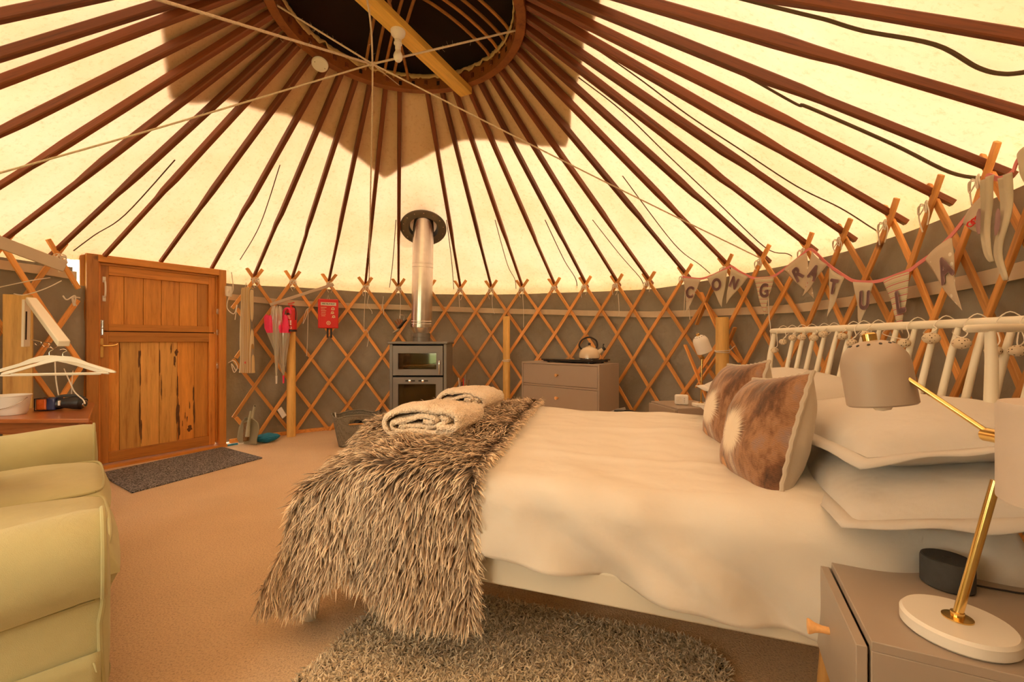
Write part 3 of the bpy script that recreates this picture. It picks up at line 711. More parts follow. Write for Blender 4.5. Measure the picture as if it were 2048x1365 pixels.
# cord ties on the crossings
def tie(k, th, h, lab, big=1.0):
    rr = random.Random(k*3+1); c = cyl(th, RAD(th)-.042, h-.01); rad = Vector((math.cos(math.radians(th)), math.sin(math.radians(th)), 0)); tan = Vector((-rad.y, rad.x, 0))
    mb = MB()
    for j in range(2):
        mb.tube([c+tan*(.030*math.cos(a))+Vector((0, 0, .014*math.sin(a)+(.016*j-.008)))+rad*(-.008+.012*math.cos(a)) for a in np.linspace(0, 2*pi, 13)], .0030*big, 6, cap=False)
    for s_ in (-1, 1):
        L_ = rr.uniform(.05, .13)
        P = [c-rad*.012, c+tan*(s_*.018)-rad*.02+Vector((0, 0, .012)), c+tan*(s_*.034)-rad*.016+Vector((0, 0, -L_*.4)), c+tan*(s_*rr.uniform(.004, .03))-rad*.014+Vector((0, 0, -L_))]
        mb.tube(bez(P, 5), .0028*big, 6)
        Lp = [c-rad*.014, c+tan*(s_*.024)-rad*.024+Vector((0, 0, .004)), c+tan*(s_*.026)-rad*.022+Vector((0, 0, -.035)), c+tan*(s_*.006)-rad*.018+Vector((0, 0, -.018)), c-rad*.014]
        mb.tube(bez(Lp, 5), .0026*big, 6)
    obj('cord_tie', mb, M_cord, label=lab, cat='cord', group='white cord ties on the lattice crossings')
for k, (th, h) in enumerate(CR):
    if k == 6: continue
    tie(k, th, h, 'white cord tie on the lattice crossing '+ANCH[k])
# loose cords
def cord(pts, lab, r=.003, mat=M_cord):
    mb = MB(); mb.tube(bez(pts, 8), r, 6); obj('loose_cord', mb, mat, label=lab, cat='cord')
W_ = wallhit
cord([W_(798, 577, .07), W_(801, 600, .07), W_(800, 640, .07)], 'straight white cord hanging beside the work gloves')
cord([W_(731, 576, .07), W_(728, 655, .08), W_(733, 660, .08), W_(738, 672, .08), W_(734, 694, .08)], 'long knotted white cord hanging left of the stove')
cord([W_(619, 616, .07), W_(612, 622, .08), W_(606, 648, .08), W_(613, 632, .08), W_(616, 620, .07), W_(615, 680, .08), W_(613, 713, .08)], 'long white cord hanging between umbrellas and fire blanket')
cord([W_(767, 593, .07), W_(765, 612, .07), W_(768, 630, .07), W_(765, 612, .08), W_(763, 622, .08)], 'short looped white cord left of the stove pipe')
cord([W_(738, 590, .07), W_(735, 610, .07), W_(743, 622, .07), W_(744, 628, .07)], 'short white cord right of the fire blanket')
cord([W_(1045, 585, .07), W_(1047, 620, .07), W_(1047, 655, .07)], 'thin white cord hanging above the middle post')
cord([W_(1236, 588, .07), W_(1238, 612, .07), W_(1238, 632, .07)], 'thin white cord hanging above the right edge of the drawer chest')
cord([W_(984, 590, .07), W_(985, 615, .07), W_(989, 628, .07)], 'thin white cord left of the middle post')
cord([W_(918, 590, .07), W_(919, 615, .07)], 'thin white cord right of the stove pipe')
cord([at(-10, 577, 2.8), at(60, 562, 2.78), W_(100, 556, .05)], 'white cord strung across the wall above the hanger bracket')
cord([at(28, 588, 2.80), at(50, 590, 2.78), at(90, 578, 2.76), at(123, 562, 2.82)], 'white cord tying the left post to the lattice')
cord([W_(126, 592, .06), W_(134, 600, .08), W_(150, 592, .08), W_(148, 612, .08), W_(144, 595, .08), W_(152, 612, .08), W_(146, 596, .06), W_(160, 596, .06)], 'white cord tied in a bow on the lattice beside the door', .0045)
cord([W_(1380, 640, .06), W_(1372, 560, .08), W_(1368, 628, .08)], 'thin white cord hanging behind the first bunting flag')
cord([W_(1536, 575, .10), W_(1538, 630, .09), W_(1541, 655, .10), W_(1542, 690, .10)], 'white cord hanging down to the headboard corner')
cord([at(463, 545, 4.1), at(466, 580, 4.05), at(456, 600, 4.05), at(455, 618, 4.05), at(468, 628, 4.05), at(474, 610, 4.05), at(470, 640, 4.05)], 'white cable looped beside the door frame', .004)
cord([at(457, 726, 4.08), at(468, 722, 4.05), at(475, 735, 4.05), at(468, 745, 4.05), at(463, 728, 4.05), at(472, 742, 4.05)], 'white cord tie low on the lattice beside the door', .0035)
# ------------------------------------------------------------------ bed frame of reference
BA = Vector((.945, -.327, 0)).normalized(); BN = Vector((.327, .945, 0)).normalized(); BO = Vector((-.76, 1.53, 0))
FB = frame3(BO, BA, BN, (0, 0, 1))
def bp(x, y, z): return BO+BA*x+BN*y+Vector((0, 0, z))
BW, BL = 1.36, 1.93
bed = thing('double_bed', 'double bed with cream frame and spindle headboard, foot end under the fur throw', 'bed', M=FB)
for nm_, c, s in (('side_rail', (BL/2, .012, .325), (BL, .024, .09)), ('side_rail', (BL/2, BW-.012, .325), (BL, .024, .09)), ('foot_rail', (.012, BW/2, .325), (.024, BW-.05, .09))):
    mb = MB(); mb.box(c, s); obj(nm_, mb, M_cream, bed, local=True, bevel=.006)
for x, y in ((.02, .045), (.05, BW-.06), (BL-.06, BW-.06), (BL*.93, .08)):
    mb = MB(); mb.lathe([(.020, 0), (.030, .02), (.028, .10), (.036, .20), (.034, .285)], (x, y, 0), 20, cap=True); obj('leg', mb, M_cream, bed, local=True)
mb = MB(); mb.box((BL/2+.11, BW/2, .43), (BL-.26, BW-.03, .20)); obj('mattress', mb, M_duvet, bed, local=True, bevel=.05, seg=4)
# headboard: rail, spindles and posts (world coordinates)
HZ = 1.052
HA = Vector((.603*2.28, 2.28, HZ)); hd = Vector((-.0482, -.9988, 0))
HEADL = 1.36
mb = MB(); mb.tube([HA-hd*.03, HA-hd*.022]+[HA+hd*t for t in (0, .4, .8, 1.2, HEADL)], [.006, .0125, .0135, .0135, .0135, .0135, .0135], 18); obj('top_rail', mb, M_cream, bed)
lean = -BA*.115*1.0
mb = MB(); foot = HA+lean*1.0; mb.tube([HA-Vector((0, 0, .015)), HA+lean*.15-Vector((0, 0, .12)), HA+lean*.3-Vector((0, 0, .3)), Vector((foot.x, foot.y, .02))], [.011, .014, .018, .017], 18); obj('post', mb, M_cream, bed)
SP = []
Y0 = 2.1
for i in range(15):
    yy = Y0*(1-.03493*i); xx = Y0*(.65078-.001685*i); SP.append(Vector((xx, yy, HZ)))
for p in SP:
    b = p+lean*1.02-Vector((0, 0, .62)); mb = MB()
    mb.tube([p-Vector((0, 0, .010)), p.lerp(b, .12), p.lerp(b, .45), b], [.0075, .009, .0102, .0098], 12); obj('spindle', mb, M_cream, bed)
mb = MB(); q0 = HA+lean*1.02-Vector((0, 0, .62)); mb.tube([q0, q0+hd*HEADL], .016, 12); obj('lower_rail', mb, M_cream, bed)
# near corner post with its own short rail
NP = Vector(((1980-1024)/F*1.06, 1.06, 1.03))
mb = MB(); mb.tube([NP+Vector((-.062, 0, 0)), NP+Vector((-.055, 0, 0)), NP+Vector((.02, 0, .002)), NP+Vector((.30, .05, .004))], [.005, .0095, .0105, .0105], 16); obj('corner_rail', mb, M_cream, bed)
mb = MB(); mb.tube([NP+Vector((0, 0, -.006)), NP+Vector((.004, 0, -.08)), NP+Vector((.000, 0, -.30)), NP+Vector((-.004, 0, -.55)), NP+Vector((-.004, 0, -1.02))], [.010, .012, .0145, .0155, .013], 20); obj('corner_post', mb, M_cream, bed)

# duvet
TOPZ = .600
def hem_z(x): return float(np.interp(x, [0, .5, .75, 1.1, 1.5, 1.95], [.42, .40, .385, .36, .315, .28]))
def duvet_fn(u, v):
    x = .34+(BL-.36)*u
    rc = .07; y0 = -.046; y1 = BW+.030
    fl = TOPZ-rc-hem_z(x); ff = TOPZ-rc-.30; arc = rc*pi/2; tp = (y1-y0)-2*rc
    tot = fl+ff+2*arc+tp; s = v*tot
    wr = nz(x*2.2, s*1.6, 1)*.020+nz(x*7, s*2.6, 4)*.008+nz(x*3+s*6, s*2-x*5, 8)*.006+nz(x*2+s*14, s*3-x*9, 5)*.004
    if s < fl: q = 1-s/fl; P = (y0, hem_z(x)+s); N = (-1, 0)
    elif s < fl+arc: a = (s-fl)/rc; q = 0; P = (y0+rc-rc*math.cos(a), TOPZ-rc+rc*math.sin(a)); N = (-math.cos(a), math.sin(a))
    elif s < fl+arc+tp: q = 0; P = (y0+rc+s-fl-arc, TOPZ); N = (0, 1)
    elif s < fl+2*arc+tp: a = (s-fl-arc-tp)/rc; q = 0; P = (y1-rc+rc*math.sin(a), TOPZ-rc+rc*math.cos(a)); N = (math.sin(a), math.cos(a))
    else: q = (s-fl-2*arc-tp)/ff; P = (y1, TOPZ-rc-(s-fl-2*arc-tp)); N = (1, 0)
    sd = sstep(fl+arc+.05, fl-.1, s) if False else max(0, 1-max(0, s-fl*.7)/(fl*.3+arc))
    d = wr*(.15 if x < .55 else sstep(.5, .85, x)*.85+.15)
    if P[0] < .2:                         # long diagonal folds down the near side
        g = (fl+arc-s)/(fl+arc) if s < fl+arc else 0
        k = x*3.2-g*.9
        d += sstep(.62, .90, x)*g*(.028*math.sin(k*4.2+.5)+.014*math.sin(k*9+1.0+nz(x*2, g*2)*2)+.008*math.sin(x*23+g*4))-.006*g
    y = P[0]
    puff = .020*math.sin(pi*min(1, max(0, (y+.03)/(BW+.06))))**.7 if N[1] > .5 else 0
    ridge = (.012*math.exp(-((y-.52-.14*x)/.022)**2)*sstep(.5, .9, x)+.009*math.exp(-((y-.95-.03*x)/.018)**2)+.008*math.exp(-((y-.20-.05*x)/.02)**2)*sstep(.7, 1.0, x)) if N[1] > .5 else 0
    d += puff+ridge*.7
    return FB @ Vector((x, P[0]+N[0]*d, P[1]+N[1]*d))
mb = MB(); mb.grid(duvet_fn, 170, 190)
obj('duvet', mb, M_duvet, M=FB, sharp=0, solid=.012, label='plain cream duvet spread smooth over the double bed', cat='duvet')

# fur throw
def tz(x, y): return TOPZ+.018*math.sin(pi*min(1, max(0, y/BW)))*1.6+.026+nz(x*5, y*5, 2)*.012
def throw_pt(p, q):
    gfx = math.exp(-(max(q, 0)/.42)**2)
    """p along the bed from foot (negative hangs over the foot), q across (negative hangs over the near side)"""
    dp = max(0, -p); dn = max(0, -q); df = max(0, q-BW)
    x = max(p, 0)+.11*gfx*max(0, 1-max(p, 0)/.35); y = min(max(q, 0), BW); z = tz(x, y)
    z -= .10*max(0, 1-max(p, 0)/.30)*max(0, 1-y/.40)
    r = .028
    def bend(d):                          # soft edge: returns outward and drop
        if d < r*1.57: a = d/r; return r*math.sin(a), r*(1-math.cos(a))
        return r+(d-r*1.57)*.045, r+(d-r*1.57)
    ox, zx = bend(dp); oy, zy = bend(dn+df)
    ox += dp*.17*gfx; oy += .022*(dn > 0)*min(1, dn*12)
    if dp > 0 and (dn+df) > 0:
        m = min(dp, dn+df); ox += m*.10; oy += m*.07; drop = max(zx, zy)+.05*min(zx, zy)
    else: drop = max(zx, zy)
    x -= ox; y += (oy if df > 0 else -oy)
    wob = .022*math.sin(q*9+1.2)*min(1, dp*4)+.0
    x -= wob*(dn == 0)
    y -= .020*math.sin(p*15+.6)*min(1, dn*4)
    return Vector((x, y, max(.05, z-drop)))
PX1 = lambda q: float(np.interp(q, [-.5, 0, .5, 1.0, BW, BW+.3], [.70, .70, .64, .56, .50, .48]))     # edge across the bed
NHANG = lambda p: float(np.interp(p, [-.4, -.1, .06, .18, .3, .45, .65], [.37, .41, .40, .33, .38, .43, .455]))
FHANG = lambda q: float(np.interp(q, [-.4, 0, .3, .8, BW], [.37, .37, .34, .30, .28]))
def throw_uv(u, v):
    q0 = -.44+(BW+.30+.44)*v
    q = q0
    p = -FHANG(q)+(PX1(q)+FHANG(q))*u
    if q < 0: q = q*NHANG(p)/.44
    return throw_pt(p, q)
thr = thing('fur_throw', 'grey-brown long-haired fur throw draped over the foot of the bed', 'throw', M=FB)
mb = MB(); mb.grid(lambda u, v: throw_uv(u, v)[:], 90, 120); obj('backing', mb, M_furb, thr, local=True, sharp=0, solid=.006)
def strands(name, roots, dirs, norms, L, wid, mat, parent, seg=3, droop=.35, curl=.25, clump=None, seed=1, kind='stuff', label=None):
    """tapered ribbons, numpy; roots/dirs/norms (n,3) in the parent's own frame"""
    rg = np.random.default_rng(seed); n = len(roots)
    L = np.asarray(L)*np.ones(n)
    r1 = rg.normal(0, 1, (n, 3)); r1 -= (r1*dirs).sum(1, keepdims=True)*dirs; r1 /= np.linalg.norm(r1, axis=1, keepdims=True)
    pts = [roots]
    ts = np.linspace(0, 1, seg+1)
    ph = rg.uniform(0, 6.28, n)
    for k in range(1, seg+1):
        t = ts[k]
        base = roots+norms*(L*t*(1-t*.55)*.42)[:, None]+dirs*(L*t*.92)[:, None]
        base = base+r1*(L*curl*np.sin(t*3.4+ph)*t*.6)[:, None]+np.array([0, 0, -1.])*(L*droop*t*t*.5)[:, None]
        pts.append(base)
    pts = np.array(pts)                   # seg+1,n,3
    side = np.cross(pts[-1]-pts[0], norms+rg.normal(0, .35, (n, 3))); side /= np.linalg.norm(side, axis=1, keepdims=True)+1e-9
    wd = np.array([.55, 1.0, .8, .02, .01])[:seg+1] if seg == 3 else np.array([.8, 1.0, .03])
    V = np.empty((n, (seg+1)*2, 3), np.float32)
    for k in range(seg+1):
        off = side*(wid*wd[k]/2)
        V[:, 2*k] = pts[k]-off; V[:, 2*k+1] = pts[k]+off
    nv = (seg+1)*2
    fpat = np.array([[2*k, 2*k+1, 2*k+3, 2*k+2] for k in range(seg)])
    Fc = (np.arange(n)[:, None, None]*nv+fpat[None]).reshape(-1, 4)
    me = bpy.data.meshes.new(name); me.vertices.add(n*nv); me.vertices.foreach_set('co', V.reshape(-1))
    me.loops.add(Fc.size); me.loops.foreach_set('vertex_index', Fc.reshape(-1).astype(np.int32))
    me.polygons.add(len(Fc)); me.polygons.foreach_set('loop_start', np.arange(0, Fc.size, 4, dtype=np.int32)); me.polygons.foreach_set('loop_total', np.full(len(Fc), 4, np.int32))
    me.update(calc_edges=True)
    uvl = me.uv_layers.new(name='UVMap'); rnd = rg.uniform(0, 1, n)
    vv = np.repeat(ts, 2); uvv = np.stack([np.repeat(rnd[:, None], nv, 1), np.repeat(vv[None], n, 0)], -1).reshape(-1, 2)
    uvl.data.foreach_set('uv', uvv[Fc.reshape(-1)].astype(np.float32).reshape(-1))
    me.polygons.foreach_set('use_smooth', [True]*len(me.polygons)); me.materials.append(mat)
    o = bpy.data.objects.new(name, me); COL.objects.link(o); o.parent = parent; W[o.name] = W[parent.name]
    setp(o, label, None, None, kind); return o
def sample_throw(n, seed):
    rg = np.random.default_rng(seed); U = rg.uniform(0.0, 1.0, n); V = rg.uniform(0, .93, n)
    R_, D_, N_ = [], [], []
    for u, v in zip(U, V):
        a = throw_uv(u, v); b = throw_uv(min(u+.01, 1.01), v); c = throw_uv(u, v+.01)
        tu = (b-a); tv = (c-a); nn = tu.cross(tv)
        if nn.length < 1e-9: continue
        nn.normalize()
        if nn.z < 0 and a.z > TOPZ-.02: nn = -nn
        down = Vector((0, 0, -1)); g = down-nn*down.dot(nn)
        sw = Vector((nz(a.x*4, a.y*4, 1)*1.5-.55, nz(a.x*4, a.y*4, 9)*1.5-.5, 0)); 
        d = g*1.6+sw*(.9 if a.z > TOPZ-.03 else .30)
        d = d-nn*d.dot(nn)
        if d.length < 1e-6: continue
        d.normalize(); R_.append(a+nn*.002); D_.append(d); N_.append(nn)
    return np.array(R_, np.float64), np.array(D_, np.float64), np.array(N_, np.float64)
Rr, Dr, Nr = sample_throw(46000, 3)
# outward normals: flip any that point into the bed
cen = np.array([.3, BW/2, .35]); fl = ((Rr-cen)*Nr).sum(1) < 0; top = Rr[:, 2] > TOPZ-.02; Nr[fl & ~top] *= -1
jit = np.random.default_rng(5).normal(0, .20, Dr.shape); Dr = Dr+jit; Dr /= np.linalg.norm(Dr, axis=1, keepdims=True)
Ln = np.random.default_rng(6).uniform(.042, .078, len(Rr)); Ln[top] *= .8
Re, De, Ne = [], [], []
for k in range(2600):
    v = k/2600*.92; a_ = throw_uv(.985+.02*rng.random(), v); Re.append(a_+Vector((0, 0, .002))); De.append(Vector((1.0, -.35 if a_.z > TOPZ-.03 else 0, -.25 if a_.z > TOPZ-.03 else -1.1)).normalized()); Ne.append(Vector((.3, -.2 if a_.z > TOPZ-.03 else -1, .8 if a_.z > TOPZ-.03 else 0)).normalized())
Rr = np.vstack([Rr, np.array(Re)]); De = np.array(De)+rng.normal(0, .25, (len(De), 3)); De /= np.linalg.norm(De, axis=1, keepdims=True); Dr = np.vstack([Dr, De]); Nr = np.vstack([Nr, np.array(Ne)]); Ln = np.concatenate([Ln, rng.uniform(.03, .055, len(De))])
strands('fur', Rr, Dr, Nr, Ln, .0042, M_fur, thr, 3, .30, .28, seed=9)

# shaggy rug (bed frame coordinates)
rug = thing('shaggy_rug', 'grey shaggy rug with rounded corners lying half under the bed', 'rug', M=FB)
def rug_in(x, y, x0=.21, x1=1.40, y0=-.62, y1=.36, r=.12):
    dx = np.maximum(np.maximum(x0+r-x, x-(x1-r)), 0); dy = np.maximum(np.maximum(y0+r-y, y-(y1-r)), 0)
    return dx*dx+dy*dy < r*r
poly = []
for cx_, cy_, a0 in ((1.28, .24, 0), (.33, .24, 90), (.33, -.50, 180), (1.28, -.50, 270)):
    for k in range(9): a = math.radians(a0+k*90/8); poly.append((cx_+.12*math.cos(a), cy_+.12*math.sin(a), .002))
mb = MB(); mb.prism(poly, (0, 0, .006)); obj('backing', mb, M_rugb, rug, local=True)
rg = np.random.default_rng(12); n = 52000
x = rg.uniform(.2, 1.41, n); y = rg.uniform(-.45, .37, n); k = rug_in(x, y); x, y = x[k], y[k]; n = len(x)
Rt = np.stack([x, y, np.full(n, .006)], 1); ang = rg.uniform(0, 6.28, n); Dt = np.stack([np.cos(ang)*.8, np.sin(ang)*.8, np.full(n, .35)], 1); Dt /= np.linalg.norm(Dt, axis=1, keepdims=True)
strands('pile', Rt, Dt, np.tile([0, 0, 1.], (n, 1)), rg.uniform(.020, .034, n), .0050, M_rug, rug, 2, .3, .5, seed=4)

# ------------------------------------------------------------------ pillows and cushions
def pillow_mesh(L, Wd, T, seed=0, flange=0, n=40, pinch=.12, sq=2.6):
    """pillow in its own frame: x length, y width, z thickness (centre at origin)"""
    mb = MB()
    def prof(a): return max(0, 1-abs(a)**sq)
    def side(sg):
        def fn(u, v):
            a = 2*u-1; b = 2*v-1
            x = a*L/2*(1-pinch*.5*(1-abs(b)**2)*abs(a)**3*0)-a*pinch*L*.10*(1-b*b)
            y = b*Wd/2-b*pinch*Wd*.12*(1-a*a)
            h = (prof(a)**.55)*(prof(b)**.55)
            w_ = nz(a*1.6+seed, b*1.6, sg)*.10+nz(a*4+seed, b*4, sg*3)*.045
            edge = (1-h)
            rad = 0
            return (x, y, sg*(T/2*h*(1+w_+rad)))
        return fn
    mb.grid(side(1), n, n); k = len(mb.v); mb.grid(side(-1), n, n)
    m = len(mb.f)//2; mb.f[m:] = [tuple(reversed(f)) for f in mb.f[m:]]
    return mb
def flange_mesh(L, Wd, w, seed=0):
    mb = MB(); ring_ = []
    N = 28
    for a0, a1, b0, b1 in ((-1, 1, -1, -1), (1, 1, -1, 1), (1, -1, 1, 1), (-1, -1, 1, -1)):
        for k in range(N): q = k/N; ring_.append((a0+(a1-a0)*q, b0+(b1-b0)*q))
    vs = []
    for j in (0, .5, 1):
        for i, (a, b) in enumerate(ring_):
            x = a*(L/2-.012)+math.copysign(min(1, abs(a))**6, a)*w*j; y = b*(Wd/2-.012)+math.copysign(abs(b)**6, b)*w*j
            z = j*(.006*math.sin(i*.23+seed)+.004*math.sin(i*.61+seed*2))-j*j*.006
            vs.append((x, y, z))
    m = len(ring_); mb.add(vs, [(j*m+i, j*m+(i+1) % m, (j+1)*m+(i+1) % m, (j+1)*m+i) for j in range(2) for i in range(m)])
    return mb
def pillow(M, lab, seed, L=.66, Wd=.44, T=.15, group='white bed pillows'):
    t = thing('bed_pillow', lab, 'pillow', group, M=M)
    obj('pillow_body', pillow_mesh(L, Wd, T, seed), M_pillow, t, local=True, sharp=0)
    obj('flange', flange_mesh(L, Wd, .042, seed), M_pillow, t, local=True, sharp=0, solid=.003)
    return t
def tilt(M, rx=0, ry=0, rz=0): return M @ Matrix.Rotation(math.radians(rz), 4, 'Z') @ Matrix.Rotation(math.radians(ry), 4, 'Y') @ Matrix.Rotation(math.radians(rx), 4, 'X')
hx = Vector((.16, .987, 0)).normalized()            # pillows lie along the headboard
def pm(x, y, z, rx=0, ry=0, rz=0):
    c = bp(x, y, z); return tilt(frame3(c, hx, Vector((0, 0, 1)).cross(hx), (0, 0, 1)), rx, ry, rz)
pillow(pm(1.82, .225, .655, -9, 0, -11), 'lower white pillow of the near pair, touching the cushions', 1)
pillow(pm(1.84, .31, .765, -9, 2, -6), 'upper white pillow of the near pair, just behind the grey lamp shade', 5)
pillow(pm(1.70, 1.03, .675, -6, -1, 0), 'lower white pillow of the far pair, hidden behind the patterned cushions', 8)
pillow(pm(1.70, 1.02, .790, -9, -2, 2), 'upper white pillow of the far pair, peeping out behind the patterned cushions', 12)

def cushion(center, yaw, leanb, roll, lab, seed):
    """thistle cushion: face normal is -x of its frame"""
    M = Matrix.Translation(center) @ Matrix.Rotation(math.radians(yaw), 4, 'Z') @ Matrix.Rotation(math.radians(leanb), 4, 'Y') @ Matrix.Rotation(math.radians(roll), 4, 'X')
    t = thing('thistle_cushion', lab, 'cushion', 'thistle print cushions', M=M)
    S, T = .355, .185
    def conv(mbp): mbp.v = [(-z, y, x) for x, y, z in mbp.v]; return mbp
    full = pillow_mesh(S, S, T, seed, pinch=.35, n=44)
    h = len(full.v)//2; m = len(full.f)//2
    f = MB(); f.v = full.v[:h]; f.f = full.f[:m]; b = MB(); b.v = full.v[h:]; b.f = [tuple(i-h for i in q) for q in full.f[m:]]
    obj('printed_front', conv(f), M_cush, t, local=True, sharp=0, label='thistle printed velvet front'); obj('plain_back', conv(b), M_cushb, t, local=True, sharp=0, label='plain oatmeal back')
    ed = []
    for k in range(120):
        q = k/30; i = int(q) % 4; s_ = q-int(q); a, bb = [(-1+2*s_, -1), (1, -1+2*s_), (1-2*s_, 1), (-1, 1-2*s_)][i]
        x = a*S/2-a*.35*S*.10*(1-bb*bb); y = bb*S/2-bb*.35*S*.12*(1-a*a); ed.append(Vector((.0015*math.sin(k*2.1), y+.001*math.sin(k*1.7), x+.001*math.cos(k*2.3))))
    mb = MB(); mb.tube(ed+[ed[0]], .0065, 8); obj('piping', mb, M_cushb, t, local=True)
cushion(bp(1.50, .25, .728), -9, 17, -8, 'patterned thistle cushion standing nearer the lamp', 3)
cushion(bp(1.48, .64, .745), -7, 15, -5, 'patterned thistle cushion standing on the far side, half covered by the other', 6)

# ------------------------------------------------------------------ folded fleece blankets
def fleece(center, ang, wdt, dep, hgt, lab, seed, layers=3):
    """folded pile: cross section in the x-z plane is a long folded sheet, extruded along y"""
    M = Matrix.Translation(center) @ Matrix.Rotation(math.radians(ang), 4, 'Z')
    t = thing('folded_blanket', lab, 'blanket', 'folded fleece blankets', M=M)
    def sheet(path, th, dep, nm_, y0=0, taper=.0, sd=0):
        P = bez(path, 10); m = len(P); mb = MB(); ny = 26; vs = []
        top = []; bot = []
        for i, p in enumerate(P):
            a = P[max(0, i-1)]; b = P[min(m-1, i+1)]; T = (b-a).normalized(); N = Vector((-T.z, 0, T.x)); top.append(p+N*th/2); bot.append(p-N*th/2)
        loop = top+bot[::-1]; n_ = len(loop)
        for j in range(ny):
            v = j/(ny-1); yy = y0+(v-.5)*dep; rnd = 1-.10*(abs(2*v-1)**8)
            for i, p in enumerate(loop):
                w_ = nz(p.x*12+seed, yy*10, p.z*12)*.010+nz(p.x*60, yy*60, p.z*60+seed)*.005+nz(p.x*150, yy*150, p.z*150)*.0025
                sg = nz(yy*5+seed, p.x*3)*.008
                vs.append((p.x*rnd*(1-taper*v)+w_, yy+nz(p.x*9, p.z*9, seed+v*0)*.010, max(.003, (p.z+w_+sg)*(1-.08*abs(2*v-1)**4))))
        fs = [(j*n_+i, j*n_+(i+1) % n_, (j+1)*n_+(i+1) % n_, (j+1)*n_+i) for j in range(ny-1) for i in range(n_)]
        fs += [tuple(range(n_-1, -1, -1)), tuple((ny-1)*n_+i for i in range(n_))]
        # cap as triangle strips between top and bottom sides for clean shading
        fs = fs[:-2]
        for j in (0, ny-1):
            for i in range(m-1):
                q = (j*n_+i, j*n_+i+1, j*n_+n_-2-i, j*n_+n_-1-i); fs.append(q if j else q[::-1])
        mb.add(vs, fs); obj(nm_, mb, M_fleece, t, local=True, sharp=0)
    h = hgt; w2 = wdt/2; V3 = lambda x, z: Vector((x, 0, z))
    tk = h*.17
    outer = [V3(w2*.96, h*.10), V3(-w2*.5, h*.09), V3(-w2*.93, h*.22), V3(-w2*.95, h*.55), V3(-w2*.62, h*.84), V3(0, h*.93), V3(w2*.55, h*.90), V3(w2*.94, h*.78), V3(w2*1.0, h*.52), V3(w2*.88, h*.38), V3(w2*.52, h*.40)]
    inner = [V3(w2*.92, h*.27), V3(-w2*.4, h*.255), V3(-w2*.74, h*.36), V3(-w2*.66, h*.52), V3(-w2*.3, h*.60), V3(w2*.12, h*.73), V3(w2*.40, h*.70), V3(w2*.42, h*.59), V3(w2*.12, h*.57)]
    inn2 = [V3(-w2*.52, h*.43), V3(-w2*.1, h*.41), V3(w2*.45, h*.46), V3(w2*.70, h*.60), V3(w2*.55, h*.74)]
    sheet(outer, tk, dep, 'outer_fold'); sheet(inner, tk*.9, dep*.98, 'inner_fold'); sheet(inn2, tk*.8, dep*.96, 'middle_fold')
fleece(bp(.34, .37, .628), -15, .335, .27, .125, 'oatmeal fleece blanket folded thick on the fur throw, the nearer one', 1)
fleece(bp(.26, .90, .640), -18, .29, .25, .115, 'oatmeal fleece blanket folded on the fur throw, the farther one', 4)

# ------------------------------------------------------------------ string of balls on the headboard
sl = thing('ball_light_string', 'string of woven gold balls wound round the white headboard rail', 'string lights', loc=HA)
BALLS = [(1570, 684, 7, .0), (1553, 701, 6.5, .02), (1589, 676, 7, 0), (1608, 675, 7.5, 0), (1632, 676, 8.5, 0), (1651, 669, 8.5, 0), (1689, 673, 8, -.02), (1709, 686, 9, 0), (1737, 670, 10, 0), (1814, 687, 9, -.02),
         (1869, 677, 16, .02), (1930, 687, 17, .02), (1994, 702, 14, -.01), (2043, 702, 13, -.01)]
def headY(px):
    u = (px-1024)/F; # intersection with the headboard plane
    t = (HA.x-u*HA.y)/(u*hd.y-hd.x); return (HA+hd*t).y
cordp = []
for k, (px, py, r, dn) in enumerate(BALLS):
    Yb = headY(px)-.035; c = at(px, py, Yb); rad = max(.0165, r*Yb/F/ (1+((px-1024)/F)**2*.22))
    c.x -= .01
    mb = MB(); mb.lathe([(rad*math.sin(a)*1.08, -rad*.86*math.cos(a)) for a in np.linspace(0.02, pi-.02, 13)], c, 20); obj('ball_shade', mb, M_ball, sl, label='openwork woven ball')
    top = c+Vector((0, 0, rad*.85)); rail = Vector((c.x+.045, c.y, HZ))
    cordp.append((top, rail))
cordp.sort(key=lambda p: -p[1].y)
mb = MB(); P = []
for k, (tp, rl) in enumerate(cordp):
    P += [tp, tp+Vector((.012, -.005, .012)), rl+Vector((-.026, .01, -.002)), rl+Vector((0, .0, .026)), rl+Vector((.026, -.012, 0)), rl+Vector((0, -.02, -.026))]
mb.tube(bez(P, 4), .0016, 5); obj('cord', mb, M_cord, sl)

